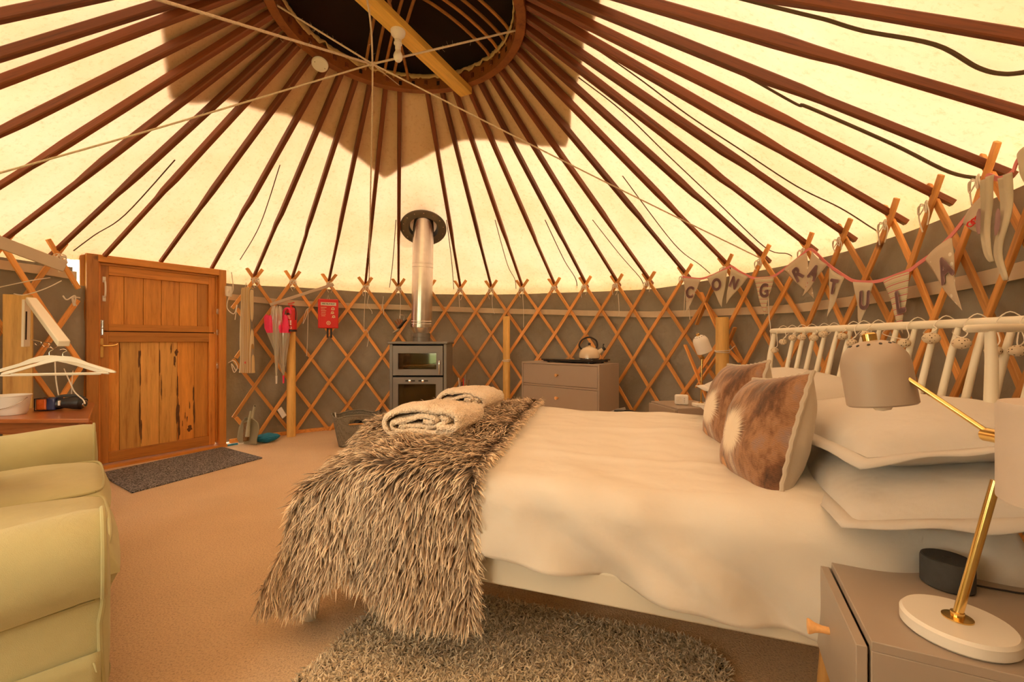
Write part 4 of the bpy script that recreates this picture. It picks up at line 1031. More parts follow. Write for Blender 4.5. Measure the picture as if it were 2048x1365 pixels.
# ------------------------------------------------------------------ bedside tables and lamps
def nightstand(M, lab, w_=.385, d_=.36, top=.5, hgt=.21):
    """own frame: x runs into the table (front face at x=0 looks along -x), y along the front, origin at the front left foot"""
    t = thing('bedside_table', lab, 'bedside table', 'grey one-drawer bedside tables', M=M)
    mb = MB(); b0 = top-hgt
    mb.box((d_/2+.018, w_/2, top-.008), (d_-.0, w_, .016)); mb.box((d_/2+.018, w_/2, b0+.008), (d_, w_, .016))
    mb.box((d_/2+.018, .008, top-hgt/2), (d_, .016, hgt-.032)); mb.box((d_/2+.018, w_-.008, top-hgt/2), (d_, .016, hgt-.032)); mb.box((d_+.01, w_/2, top-hgt/2), (.016, w_-.032, hgt-.032))
    obj('body', mb, M_grey, t, local=True, bevel=.0015, seg=2)
    dr = MB(); dr.box((.006, w_/2, top-hgt/2-.004), (.016, w_-.004, hgt-.016)); dro = obj('drawer', dr, M_grey, t, local=True, bevel=.0015)
    kb = MB(); kb.lathe([(.007, 0), (.007, .012), (.0095, .024), (.0145, .034), (.0145, .037), (0, .038)], (-.002, w_/2, top-hgt/2+.0), 20, (-1, 0, 0)); ko = obj('knob', kb, M_knob, dro, local=True)
    for x, y in ((.045, .05), (.030, w_-.035), (d_-.03, .05), (d_-.03, w_-.05)):
        dx = -.025 if x < .1 else .025; dy = -.02 if y < .1 else .02
        lg = MB(); lg.tube([Vector((x+dx, y+dy, 0)), Vector((x, y, b0))], [.011, .019], 14); obj('leg', lg, M_legw, t, local=True)
    return t
fdn = Vector((.43, .903, 0)).normalized(); A_ = Vector((.733, 1.062, 0)); Bn = A_-fdn*.385
nightstand(frame3(Bn, (fdn.y, -fdn.x, 0), fdn, (0, 0, 1)), 'grey bedside table in the near right corner, holding the marble-based lamp', top=.512)
fdf = Vector((-.169, .986, 0)).normalized(); Bf = Vector((1.135, 3.02, 0))
nightstand(frame3(Bf, (fdf.y, -fdf.x, 0), fdf, (0, 0, 1)), 'grey bedside table on the far side of the bed under the thick post', top=.53)
def table_lamp(M, lab, base_r, rod_top, joint, shade_c, shade_ax, shade_r, shade_h, shade_mat, shlab, arm_r=.0042, rod_r=.0066):
    t = thing('table_lamp', lab, 'table lamp', 'brass and marble table lamps', M=M); o = M.translation
    mb = MB(); mb.lathe([(0, 0), (base_r-.004, 0), (base_r, .004), (base_r, .020), (base_r-.004, .025), (0, .0255)], (0, 0, 0), 48); obj('marble_base', mb, M_marble, t, local=True, label='white marble disc base')
    mb = MB(); mb.lathe([(0, .0256), (.020, .0256), (.020, .0275), (.009, .029), (.009, .036), (0, .037)], (0, 0, 0), 28); obj('base_flange', mb, M_brass, t, local=True)
    mb = MB(); mb.tube([o+Vector((0, 0, .03)), rod_top], rod_r, 16); obj('rod', mb, M_brass, t)
    mb = MB(); ja = (shade_c-joint); ja.normalize(); sc_ = shade_c+Vector(shade_ax).normalized()*shade_h*.26; ja = (sc_-joint).normalized(); mb.tube([joint-ja*.05, joint, sc_], arm_r, 12); obj('arm', mb, M_brass, t)
    mb = MB(); mb.lathe([(0, -.012), (.011, -.012), (.011, .012), (0, .012)], joint, 16, (0, 1, 0)); obj('joint', mb, M_brass, t)
    ax = Vector(shade_ax).normalized(); r, h = shade_r, shade_h
    prof = [(r, -h/2), (r*1.0, -h*.1)]+[(r*math.cos(a)**.8, h*.08+ h*.42*math.sin(a)) for a in np.linspace(0.1, pi/2-.12, 9)]+[(r*.16, h*.5)]
    inner = [(p[0]-.003 if p[0] > .01 else .004, p[1]-.003) for p in prof][::-1]
    mb = MB(); mb.lathe(prof+[(r*.15, h*.5-.003)]+inner[1:]+[prof[0]], shade_c, 40, ax); sh = obj('shade', mb, shade_mat, t, label=shlab)
    mb = MB(); mb.lathe([(0, h*.48), (.012, h*.48), (.012, h*.60), (.009, h*.62), (0, h*.62)], shade_c, 18, ax); obj('shade_neck', mb, M_brass, t)
    u = ax.orthogonal().normalized(); v = ax.cross(u); vm = MB()
    for k in range(12):
        a = 2*pi*k/12; rr_ = r*.62; c = shade_c+(u*math.cos(a)+v*math.sin(a))*rr_+ax*(h*.08+h*.42*math.sin(math.acos((.62)**(1/.8)))); nrm = ((u*math.cos(a)+v*math.sin(a))*.6+ax*.8).normalized()
        vh = MB(); vh.lathe([(0, .0012), (.0028, .0010), (.0028, -.002)], c, 10, nrm); obj('vent_hole', vh, M_black, sh)
    mb = MB(); mb.lathe([(0, -h*.62), (.012, -h*.60), (.021, -h*.50), (.024, -h*.38), (.018, -h*.2), (.012, -h*.1)], shade_c, 24, ax); obj('bulb', mb, plain('white_bulb', (.8, .76, .68, 1), .25, 0, .01), t)
    return t
lb = Vector(((1915-1024)/F*.725, .725, .5128))
table_lamp(Matrix.Translation(lb), 'brass table lamp with grey dome shade and round marble foot, in the near right corner', .073, at(1992, 962, .705), at(1986, 872, .70), at(1752, 744, .86), (-.10, .10, .96), .056, .125, M_shade, 'grey enamel dome shade pierced with small holes')
lf = Vector(((1402-1024)/F*3.13, 3.13, .531))
table_lamp(Matrix.Translation(lf), 'small white-shaded brass lamp on the far bedside table', .062, at(1404, 716, 3.13), at(1404, 716, 3.13), at(1403, 688, 3.06), (-.38, -.06, .9), .052, .125, M_shadew, 'white dome shade tilted down', .004, .0055)
# drum shade standing at the right edge
ds = thing('drum_lamp', 'pale pinkish grey cylindrical lamp shade cut by the right edge of the photo', 'lamp', loc=(.845, .66, .5))
dc = Vector((.812, .600, 0)); dr_ = .098
mb = MB(); mb.lathe([(dr_, .765), (dr_, .903), (dr_-.003, .909), (.012, .911), (.012, .908), (dr_-.005, .905), (dr_-.005, .765), (dr_, .765)], dc, 64); obj('shade', mb, fabric('pale_shade_cloth', (.56, .49, .43, 1), 1400, .05), ds)
mb = MB(); mb.lathe([(0, .513), (.04, .513), (.04, .522), (.006, .526), (.006, .90), (.009, .905), (.009, .93), (0, .931)], dc+Vector((.03, .0, 0)), 24); obj('stem', mb, M_brass, ds)
mb = MB(); mb.tube([dc+Vector((-.093, 0, .90)), dc+Vector((.093, 0, .90))], .002, 6); mb.tube([dc+Vector((0, -.093, .90)), dc+Vector((0, .093, .90))], .002, 6); obj('shade_spider', mb, M_brass, ds)
# black smart speaker and cables
sp = at(1898, 1126, .86); sp = Vector((.868, .868, .5126))
spk = thing('smart_speaker', 'black round puck speaker beside the brass lamp rod', 'speaker', loc=sp)
mb = MB(); mb.lathe([(0, 0), (.037, 0), (.0405, .003), (.0405, .050), (.039, .055), (0, .0551)], sp, 48); obj('body', mb, M_char, spk)
mb = MB(); mb.lathe([(.0, .0555), (.030, .0555), (.037, .0560), (.0385, .054)], sp, 48); obj('top_plate', mb, M_black, spk)
mb = MB(); mb.lathe([(.0, .0558), (.006, .0558), (.006, .0564), (0, .0565)], sp, 16); obj('button', mb, M_char, spk)
mb = MB(); mb.tube(bez([sp+Vector((.038, -.008, .006)), sp+Vector((.075, -.018, .003)), sp+Vector((.10, -.03, .003)), sp+Vector((.145, -.06, .003)), sp+Vector((.19, -.09, -.06)), sp+Vector((.20, -.09, -.3))], 8), .0018, 6)
obj('power_cable', mb, M_black, label='thin black cable running from the puck speaker over the table edge', cat='cable')
mb = MB(); mb.tube(bez([at(2062, 1080, .92), at(2045, 1130, .90), at(2030, 1160, .90), at(2026, 1200, .90), at(2030, 1320, .92)], 8), .0035, 8)
obj('white_cable', mb, M_white, label='white cable hanging behind the near bedside table', cat='cable')
# alarm box on the far table
ab = at(1363, 796, 3.20); abM = frame(Vector((ab.x, ab.y, .5305)), (.97, -.25, 0))
al = thing('alarm_box', 'small white alarm unit standing on the far bedside table', 'alarm', M=abM)
mb = MB(); mb.box((0, 0, .038), (.095, .035, .075)); obj('case', mb, M_white, al, local=True, bevel=.012, seg=3)
mb = MB(); mb.lathe([(0, .0185), (.022, .0185), (.022, .0195), (.018, .0195), (.018, .0187)], (-.018, 0, .038), 20, (0, -1, 0)); obj('speaker_grille', mb, M_cord, al, local=True)
for k in range(3): mb = MB(); mb.lathe([(0, .0185), (.0025, .0185), (0, .0195)], (.018, 0, .024+.013*k), 8, (0, -1, 0)); obj('indicator', mb, M_black, al, local=True)
# ------------------------------------------------------------------ door
DL = Vector((-3.24, 3.312, 0)); DR = Vector((-2.713, 4.133, 0)); dd = (DR-DL).normalized(); DWD = (DR-DL).length
dn = Vector((dd.y, -dd.x, 0))            # into the room
FD = frame3(DL, dd, -dn, (0, 0, 1))      # x along the door, y outwards, z up
DH = 1.672
door = thing('door_1', 'stable door of orange pine boards in a thick pine frame', 'door', M=FD, kind='structure')
def lb(name, c, s, mat, par=door, bev=.003):
    mb = MB(); mb.box(c, s); return obj(name, mb, mat, par, local=True, bevel=bev)
lb('frame_jamb', (.035, .085, DH/2), (.07, .17, DH), M_doorf); lb('frame_jamb', (DWD-.030, .085, DH/2), (.06, .17, DH), M_doorf)
lb('frame_outer_jamb', (-.014, .12, DH/2-.004), (.03, .16, DH-.006), M_doorf)
lb('frame_head', (DWD/2, .085, DH-.028), (DWD-.12, .17, .056), M_doorh)
lb('frame_stop', (.079, .045, DH/2), (.018, .03, DH-.1), M_doorf); lb('frame_stop', (DWD-.069, .045, DH/2), (.018, .03, DH-.1), M_doorf)
lb('frame_stop_head', (DWD/2, .045, DH-.066), (DWD-.16, .03, .02), M_doorh)
lb('threshold', (DWD/2, .06, .012), (DWD, .17, .024), M_doorh)
def leaf(name, z0, z1, rails, boards, lab):
    x0, x1 = .088, DWD-.078; sw = .052; y = .062
    o = lb(name, ((x0+sw/2), y, (z0+z1)/2), (sw, .036, z1-z0), M_doorf)
    o['label'] = lab
    def sub(nm_, c, s, m, bev=.002):
        mb = MB(); mb.box(c, s)
        # sub-parts authored in the door's frame
        q = obj(nm_, mb, m, None, M=Matrix.Identity(4), bevel=bev); q.parent = o; q.matrix_basis = Matrix.Identity(4); W[q.name] = FD; return q
    sub('stile', (x1-sw/2, y, (z0+z1)/2), (sw, .036, z1-z0), M_doorf)
    rb, rt = rails
    sub('rail', ((x0+x1)/2, y, z0+rb/2), (x1-x0-2*sw, .036, rb), M_doorh); sub('rail', ((x0+x1)/2, y, z1-rt/2), (x1-x0-2*sw, .036, rt), M_doorh)
    n = len(boards)-1
    for k in range(n):
        a, b = boards[k], boards[k+1]
        m = M_door2 if (name == 'lower_leaf' and k in (1, 3, 2)) else M_door
        sub('board', ((a+b)/2, y+.012, (z0+rb+z1-rt)/2), (b-a-.0025, .016, z1-z0-rb-rt), m, .0015)
    return o
BD = [.14, .24, .365, .49, .62, .76, .845]
up = leaf('upper_leaf', 1.080, 1.600, (.055, .075), BD, 'upper half of the stable door')
lo = leaf('lower_leaf', .030, 1.073, (.085, .082), [.14, .21, .345, .475, .605, .735, .845], 'lower half of the stable door, stained')
mb = MB(); mb.box((DWD/2, .088, 1.34), (DWD-.17, .006, .56)); obj('backing_board', mb, M_dark, door, local=True)  # added unseen behind the leaves to block daylight through the board gaps
for a_, b_, c_, d_ in ((.085, .845, .026, 1.10), (.849, DWD-.07, .026, 1.10), (.844, .850, .026, .36), (.844, .850, .72, 1.10)):
    mb = MB(); mb.box(((a_+b_)/2, .088, (c_+d_)/2), (b_-a_, .006, d_-c_)); obj('backing_board', mb, M_dark, door, local=True)
# dark water stains on the lower boards
M_stain = plain('water_stain', (.13, .055, .018, 1), .7, 0, .3, 30)
rr = random.Random(5)
def stain(x, z, w_, h_, seed):
    mb = MB(); r2 = random.Random(seed); n = 26
    poly = []
    for k in range(n):
        a = 2*pi*k/n; r_ = 1+.35*nz(seed, math.cos(a)*1.3, math.sin(a)*1.3)*2
        poly.append((x+w_/2*math.cos(a)*r_, .0646, z+h_/2*math.sin(a)*r_))
    mb.add(poly, [tuple(range(n))]); q = obj('stain', mb, M_stain, None, M=Matrix.Identity(4), smooth=False); q.parent = lo; q.matrix_basis = Matrix.Identity(4); W[q.name] = FD
for k, (x, z, w_, h_) in enumerate([(.213, .90, .008, .12), (.338, .86, .018, .16), (.345, .70, .010, .22), (.342, .40, .012, .30), (.352, .25, .010, .20), (.478, .80, .010, .24), (.49, .60, .009, .18), (.60, .90, .024, .05), (.585, .82, .016, .10), (.607, .60, .012, .24), (.612, .35, .026, .26),
        (.618, .22, .016, .18), (.70, .21, .045, .05), (.665, .33, .006, .06), (.735, .34, .014, .24), (.728, .52, .010, .16), (.70, .42, .006, .08), (.645, .26, .006, .05), (.56, .93, .010, .07), (.68, .30, .008, .05)]): stain(x, z, w_, h_, k+1)
ironmongery = M_chrome
mb = MB(); mb.tube(bez([Vector((.112, .040, 1.475)), Vector((.112, .018, 1.465)), Vector((.112, .010, 1.41)), Vector((.112, .018, 1.355)), Vector((.112, .040, 1.345))], 6), .006, 10)
for z in (1.485, 1.335): mb.box((.112, .042, z), (.020, .004, .045))
q = obj('pull_handle', mb, M_white, door, local=True, bevel=.001, label='small white pull handle on the upper half')
mb = MB(); mb.box((.100, .042, 1.105), (.020, .004, .12)); mb.tube([Vector((.100, .034, 1.05)), Vector((.100, .034, 1.16))], .0045, 8); mb.tube([Vector((.100, .034, 1.10)), Vector((.106, .018, 1.10))], .005, 8); obj('bolt', mb, M_chrome, door, local=True)
mb = MB(); mb.box((.094, .042, .945), (.026, .004, .15)); mb.tube(bez([Vector((.094, .04, .965)), Vector((.094, .012, .965)), Vector((.115, .004, .962)), Vector((.165, .006, .966)), Vector((.185, .008, .978))], 5), .0055, 10); obj('lever_handle', mb, M_brass, door, local=True, label='pale brass lever handle')
for z in (.85, 1.42, 1.2): lb('hinge', (DWD-.062, .028, z*.9), (.02, .006, .05), M_chrome, bev=.001)

# door mat
mb = MB(); P = [(-2.49, 2.848), (-2.12, 3.694), (-2.70, 4.06), (-3.09, 3.25)]
mb.prism([(x, y, .001) for x, y in P], (0, 0, .012)); obj('door_mat', mb, M_mat, bevel=.003, label='dark charcoal flecked mat in front of the stable door', cat='door mat')
cc = Vector((sum(p[0] for p in P)/4, sum(p[1] for p in P)/4, 0))

# ------------------------------------------------------------------ sofa
SO = Vector((-.945, 1.0, 0)); sa = Vector((-.70, .714, 0)).normalized(); sb = Vector((-sa.y, sa.x, 0))   # sa along the front to the far arm, sb to the back
if sb.dot(Vector((-1, -1, 0))) < 0: sb = -sb
FS = frame3(SO, sa, sb, (0, 0, 1)) if sa.cross(sb).z > 0 else frame3(SO, sb, sa, (0, 0, 1))
SWAP = sa.cross(sb).z < 0
def S(a, b, z): return SO+sa*a+sb*b+Vector((0, 0, z))
SL = 1.60
sofa = thing('sofa', 'pale green two-seat sofa at the left edge with loose seat cushions', 'sofa', loc=SO)
mb = MB(); q = [S(.12, .03, .10), S(SL-.12, .03, .10), S(SL-.12, .80, .10), S(.12, .80, .10)]; mb.prism(q, (0, 0, .20)); obj('base', mb, M_sofa, sofa, bevel=.02, seg=3)
mb = MB(); q = [S(.03, .80, .12), S(SL-.03, .80, .12), S(SL-.03, .98, .12), S(.03, .98, .12)]; mb.prism(q, (0, 0, .70)); obj('backrest', mb, M_sofa, sofa, bevel=.06, seg=4)
def arm(a0, near):
    """flared scroll arm; cross-section in the (a,z) plane, swept back along b"""
    sgn = -1 if near else 1
    sec = [(.17, .12), (.17, .30), (.165, .48), (.15, .548), (.11, .588), (.05, .600), (-.005, .588), (-.040, .558), (-.055, .515), (-.050, .465), (-.018, .42), (.0, .40), (.004, .12)]
    sec = [(x, z) for x, z in sec]; P = bez([Vector((x, 0, z)) for x, z in sec], 5)
    mb = MB(); nb = 30; vs = []
    for j in range(nb):
        v = j/(nb-1); b = .0+.96*v; e = min(v, 1)/.02
        sh = 1-.035*math.exp(-v*40)
        for p in P:
            x = (p.x-.06)*sh+.06; aa = a0+(x if near else -x)
            z = .12+(p.z-.12)*(1-.012*math.exp(-v*60))+nz(p.x*6, b*4, p.z*5)*.006-.06*v
            vs.append(S(aa, b, z))
    m = len(P); fs = [(j*m+i, j*m+i+1, (j+1)*m+i+1, (j+1)*m+i) for j in range(nb-1) for i in range(m-1)]+[(j*m+m-1, j*m, (j+1)*m, (j+1)*m+m-1) for j in range(nb-1)]
    fs += [tuple(range(m)), tuple((nb-1)*m+i for i in range(m-1, -1, -1))]
    mb.add(vs, fs)
    ao = obj('arm', mb, M_sofa, sofa, sharp=50)
    pip = [S(a0+((p.x-.06)*.985+.06 if near else -((p.x-.06)*.985+.06))+(-.004 if near else .004), -.004+.006*math.sin(i*.7)*(p.z < .4), p.z*.995) for i, p in enumerate(P) if p.z > .13]
    mb = MB(); mb.tube(pip, .0055, 8); obj('arm_piping', mb, M_piping, ao)
    # slightly domed front panel
    mb = MB(); cen = Vector((.07, 0, .38)); ring_ = []
    for k, (f, out) in enumerate(((.98, 0), (.8, .012), (.4, .017), (.05, .018))):
        ring_ += [S(a0+((cen.x+(p.x-cen.x)*f) if near else -(cen.x+(p.x-cen.x)*f)), -out, cen.z+(p.z-cen.z)*f) for p in P]
    mb.add(ring_, [(j*m+i, j*m+(i+1) % m, (j+1)*m+(i+1) % m, (j+1)*m+i) for j in range(3) for i in range(m)]+[tuple(3*m+i for i in range(m))]); obj('arm_front', mb, M_sofa, ao)
    # seam where the scroll meets the side panel
    mb = MB(); mb.tube([S(a0+(-.006 if near else .006), b, .412-.05*b) for b in np.linspace(.01, .94, 12)], .003, 6); obj('seam', mb, M_piping, ao)
    return ao
arm(0, True); arm(SL, False)
def seat(a0, a1, lab, sd):
    cen = S((a0+a1)/2, .36, .385); La, Lb, T = a1-a0, .80, .165
    mb = MB(); n = 36
    def fn(sg):
        def f(u, v):
            a, b = 2*u-1, 2*v-1
            ea = 1-abs(a)**9; eb = 1-abs(b)**9; h = max(0, ea*eb)**.32
            x = a*La/2*(1-.02*(b*b)); y = b*Lb/2*(1+.025*(1-a*a)*(b < 0))
            z = sg*T/2*h*(1+.16*(1-a*a)*(1-b*b)*(sg > 0))+nz(a*2+sd, b*2)*.010
            return cen+sa*x+sb*y+Vector((0, 0, z))
        return f
    mb.grid(fn(1), n, n); k = len(mb.f); mb.grid(fn(-1), n, n); mb.f[k:] = [tuple(reversed(q)) for q in mb.f[k:]]
    o = obj('seat_cushion', mb, M_sofa, sofa, sharp=0, label=lab)
    for zz in (T*.40, -T*.40):
        P = []
        for k in range(100):
            q = k/25; i = int(q) % 4; t = q-int(q); a, b = [(-1+2*t, -1), (1, -1+2*t), (1-2*t, 1), (-1, 1-2*t)][i]
            lo_, hi_ = .5, 1.0
            for _ in range(20):
                m_ = (lo_+hi_)/2
                if (1-abs(a*m_)**9)*(1-abs(b*m_)**9) > .42: lo_ = m_
                else: hi_ = m_
            a, b = a*lo_, b*lo_; rx = 0
            P.append(cen+sa*(a*(La/2)*1.004)+sb*(b*Lb/2*(1+.025*(1-a*a)*(b < 0))*1.004)+Vector((0, 0, zz*.93+nz(k*.3, zz*30)*.002)))
        mb = MB(); mb.tube(P+[P[0]], .005, 8); obj('cushion_piping', mb, M_piping, o)
seat(.175, SL/2, 'seat cushion nearer the viewer', 1); seat(SL/2+.003, SL-.175, 'seat cushion by the far arm', 5)
# skirt with loose hem
mb = MB()
def sk(u, v):
    a = -.008+(SL+.016)*u; z = .27-.262*v; f = .022*math.sin(a*15+1.5)*v+.030*v*math.exp(-((a-.02)/.05)**2)
    return S(a, .012-.02*v-f*.8, z)
mb.grid(sk, 90, 10)
mb.grid(lambda u, v: S(-.004-.012*v-.008*math.sin(u*8)*v, .0+.95*u, .29-.282*v), 50, 10)
obj('skirt', mb, M_sofa, sofa, sharp=0, solid=.004)
mb = MB(); mb.tube([S(-.008+(SL+.016)*u, .012-.02-.8*(.022*math.sin((-.008+(SL+.016)*u)*15+1.5)+.030*math.exp(-(((-.008+(SL+.016)*u)-.02)/.05)**2)), .010) for u in np.linspace(0, 1, 90)], .004, 6); obj('skirt_piping', mb, M_piping, sofa)
# patterned scatter cushion cut by the left edge
c_ = Vector((-1.86, 1.42, .635)); M_ = Matrix.Translation(c_) @ Matrix.Rotation(math.atan2(sb.y, sb.x), 4, 'Z') @ Matrix.Rotation(math.radians(-18), 4, 'Y')
full = pillow_mesh(.36, .36, .14, 2); full.v = [(-z, y, x) for x, y, z in full.v]
obj('scatter_cushion', full, M_sofac, M=M_, local=True, sharp=0, label='brown and pink patterned cushion on the green sofa, cut by the left edge', cat='cushion')

# ------------------------------------------------------------------ side table behind the sofa with the things on it
T0 = [at(178, 838, 2.36), at(190, 806, 2.96)]; TZ = .578
n0 = Vector((T0[0].x, T0[0].y, TZ)); n1 = Vector((T0[1].x, T0[1].y, TZ))
tdir = (n1-n0).normalized(); tl = Vector((-tdir.y, tdir.x, 0)); tl = -tl if tl.x > 0 else tl
tb = thing('side_table', 'varnished red-brown wooden side table behind the green sofa', 'table', loc=(n0.x, n0.y, 0))
mb = MB(); q = [n0+Vector((0, 0, -.024)), n1+Vector((0, 0, -.024)), n1+tl*.72+Vector((0, 0, -.024)), n0+tl*.62+Vector((0, 0, -.024))]; q = [Vector((n0.x-.66, n0.y-.02, TZ-.024)), n0+Vector((0, 0, -.024)), n1+Vector((0, 0, -.024)), Vector((n1.x-.22, n1.y-.01, TZ-.024))]
mb.prism(q, (0, 0, .024)); obj('table_top', mb, M_table, tb, bevel=.005)
ins = [q[0].lerp(q[2], .1), q[1].lerp(q[3], .1), q[2].lerp(q[0], .1), q[3].lerp(q[1], .1)]
for p in ins: mb = MB(); mb.box((p.x, p.y, TZ/2-.013), (.04, .04, TZ-.026)); obj('leg', mb, M_table, tb, bevel=.003)
mb = MB(); mb.prism([p+Vector((0, 0, -.07)) for p in ins], (0, 0, .068)); obj('apron', mb, M_table, tb)
# tub with handle
bk = at(24, 833, 2.50); bz = TZ+.001; tub = thing('white_tub', 'small white oval tub with a wire handle at the left end of the side table', 'tub', loc=(bk.x, bk.y, bz))
def oval(prof, o, ex, n=36):
    mb = MB(); mb.lathe(prof, (0, 0, 0), n); mb.v = [(x*ex+o[0], y+o[1], z+o[2]) for x, y, z in mb.v]; return mb
obj('tub_body', oval([(0, 0), (.052, 0), (.060, .02), (.070, .105), (.074, .107), (.074, .112), (.068, .112), (.066, .106), (.054, .02), (0, .012)], (bk.x, bk.y, bz), 1.18), M_cord and M_white, tub)
mb = MB(); mb.tube([Vector((bk.x+.089*math.cos(a), bk.y-.076*math.sin(a)*1.0, bz+.10-.062*math.sin(a))) for a in np.linspace(0, pi, 24)], .002, 6); obj('handle', mb, M_steel, tub)
# lantern torch
la = at(122, 820, 2.66); tz = TZ+.001; lt_ = thing('lantern_torch', 'black and navy torch with an orange square lens lying on the side table', 'torch', loc=(la.x, la.y, tz))
ld = Vector((.97, .24, 0)).normalized(); Ml = frame3((la.x, la.y, tz), ld, (-ld.y, ld.x, 0), (0, 0, 1))
def lob(name, mb, m, par=lt_, **k):
    mb.v = [tuple(Ml @ Vector(v)) for v in mb.v]; return obj(name, mb, m, par, **k)
mb = MB(); mb.box((-.078, 0, .038), (.055, .070, .070)); lob('orange_lens', mb, M_amber, bevel=.010, seg=3)
mb = MB()
for y, z in ((-.037, .074), (.037, .074), (-.037, .004), (.037, .004)): mb.tube([Vector((-.108, y*.95, z)), Vector((-.045, y, z))], .0028, 6)
mb.tube([Vector((-.108, -.035, .074)), Vector((-.108, .035, .074)), Vector((-.108, .035, .004)), Vector((-.108, -.035, .004)), Vector((-.108, -.035, .074))], .0028, 6); lob('lens_guard', mb, M_black)
mb = MB(); mb.box((-.030, 0, .040), (.045, .074, .074)); lob('bezel', mb, M_navy, bevel=.008, seg=3)
mb = MB(); mb.tube([Vector((-.01, 0, .038)), Vector((.02, 0, .040)), Vector((.07, 0, .042)), Vector((.105, 0, .040)), Vector((.118, 0, .036))], [.034, .030, .040, .040, .030], 20); lob('torch_body', mb, M_black)
mb = MB(); mb.tube(bez([Vector((-.02, 0, .078)), Vector((.02, 0, .086)), Vector((.08, 0, .084)), Vector((.115, 0, .07))], 6), .009, 10); lob('handle', mb, M_char)
mb = MB(); mb.box((.012, -.032, .045), (.010, .012, .030)); lob('switch', mb, M_white, bevel=.002)
mb = MB(); mb.lathe([(.016, 0), (.022, 0), (.022, .006), (.016, .006), (.016, 0)], (.118, 0, .034), 16, (1, 0, 0)); lob('lanyard_ring', mb, M_chrome)
cord([at(118, 795, 2.72), at(112, 760, 2.74), at(110, 720, 2.78), W_(112, 712, .05)], 'white cord hanging straight down to the torch', .0035)
cord([W_(128, 738, .06), at(140, 765, 2.72), at(150, 785, 2.68), at(166, 800, 2.62), at(170, 808, 2.60)], 'white cord looping down to the ring of the torch', .0035)
cord([at(143, 793, 2.74), at(144, 765, 2.76), W_(146, 742, .05)], 'white cord hanging to the right of the torch', .003)

# ------------------------------------------------------------------ posts standing inside the wall
def post(px0, px1, pyt, Y, lab, flat=False):
    xa = (px0-1024)/F*Y; xb = (px1-1024)/F*Y; zt = HC+(682.5-pyt)*Y/F; c = Vector(((xa+xb)/2, Y, 0)); r = (xb-xa)/2
    M = Matrix.Translation(c)
    mb = MB()
    if flat: mb.box(c+Vector((0, 0, zt/2+.002)), (2*r*.98, .025, zt-.004), Matrix.Rotation(math.radians(38), 3, 'Z'))
    else: mb.lathe([(0, .002), (r*1.05, .002), (r*1.02, zt*.4), (r*.97, zt-.006), (r*.9, zt), (0, zt)], c, 22)
    obj('wall_post', mb, M_post, M=M, label=lab, cat='post', bevel=.003 if flat else 0)
    return c, r
post(16, 57, 590, 2.83, 'flat yellow pine post behind the hanger bracket', True)
post(574.5, 590.5, 664, 4.55, 'round yellow pine post beside the hanging umbrellas')
post(1006, 1020, 633, 5.02, 'round yellow pine post between the stove and the drawer chest')
c3, r3 = post(1432, 1457, 635, 3.48, 'thick round yellow pine post behind the patterned cushions')
def lash(px, py, Y, r, lab, tail=None):
    c = at(px, py, Y); mb = MB()
    for j in range(2): mb.tube([c+Vector(((r+.004)*math.cos(a), (r+.004)*math.sin(a), .006*math.sin(a+j)+.012*j)) for a in np.linspace(0, 2*pi, 20)], .0035, 6)
    if tail: mb.tube(bez([c+Vector((r+.003, 0, .004)), tail], 4), .0035, 6)
    obj('cord_lashing', mb, M_cord, label=lab, cat='cord')
lash(1444.5, 704, 3.48, .05, 'white cord lashing round the thick post behind the cushions', W_(1470, 692, .06))
lash(1013, 722, 5.02, .041, 'white cord lashing round the middle post')

# ------------------------------------------------------------------ hanger bracket with hangers, left
hb = thing('hanger_bracket', 'white fold-out metal clothes bracket screwed to the left post', 'bracket', loc=at(50, 690, 2.76))
P0 = at(53, 600, 2.765); P1 = at(51, 694, 2.765)
mb = MB(); x = Vector((.93, .36, 0)).normalized()
mb.bar(P0, P1, .014, .060, up=Vector((.36, -.93, 0))); obj('back_plate', mb, M_cream, hb, bevel=.002)
mb = MB(); mb.bar(P0.lerp(P1, .25)+Vector((.012, -.010, 0)), P0.lerp(P1, .85)+Vector((.012, -.010, 0)), .004, .010, up=Vector((.36, -.93, 0))); obj('slot', mb, M_dark, hb)
a = at(62, 600, 2.74); b = at(128, 688, 2.42); mb = MB(); mb.bar(a, b, .048, .034, up=(0, 0, 1), w2=.050, h2=.036); obj('folding_arm', mb, M_cream, hb, bevel=.005)
mb = MB(); r0 = at(64, 680, 2.74); r1 = at(116, 690, 2.50); mb.tube([r0, r1], .0028, 8); obj('hook_rail', mb, M_chrome, hb)
for k in range(3): mb = MB(); p = r0.lerp(r1, .35+.3*k); mb.tube(bez([p, p+Vector((.004, 0, -.012)), p+Vector((-.02, 0, -.025)), p+Vector((-.034, 0, -.012))], 4), .002, 6); obj('rail_hook', mb, M_chrome, hb)
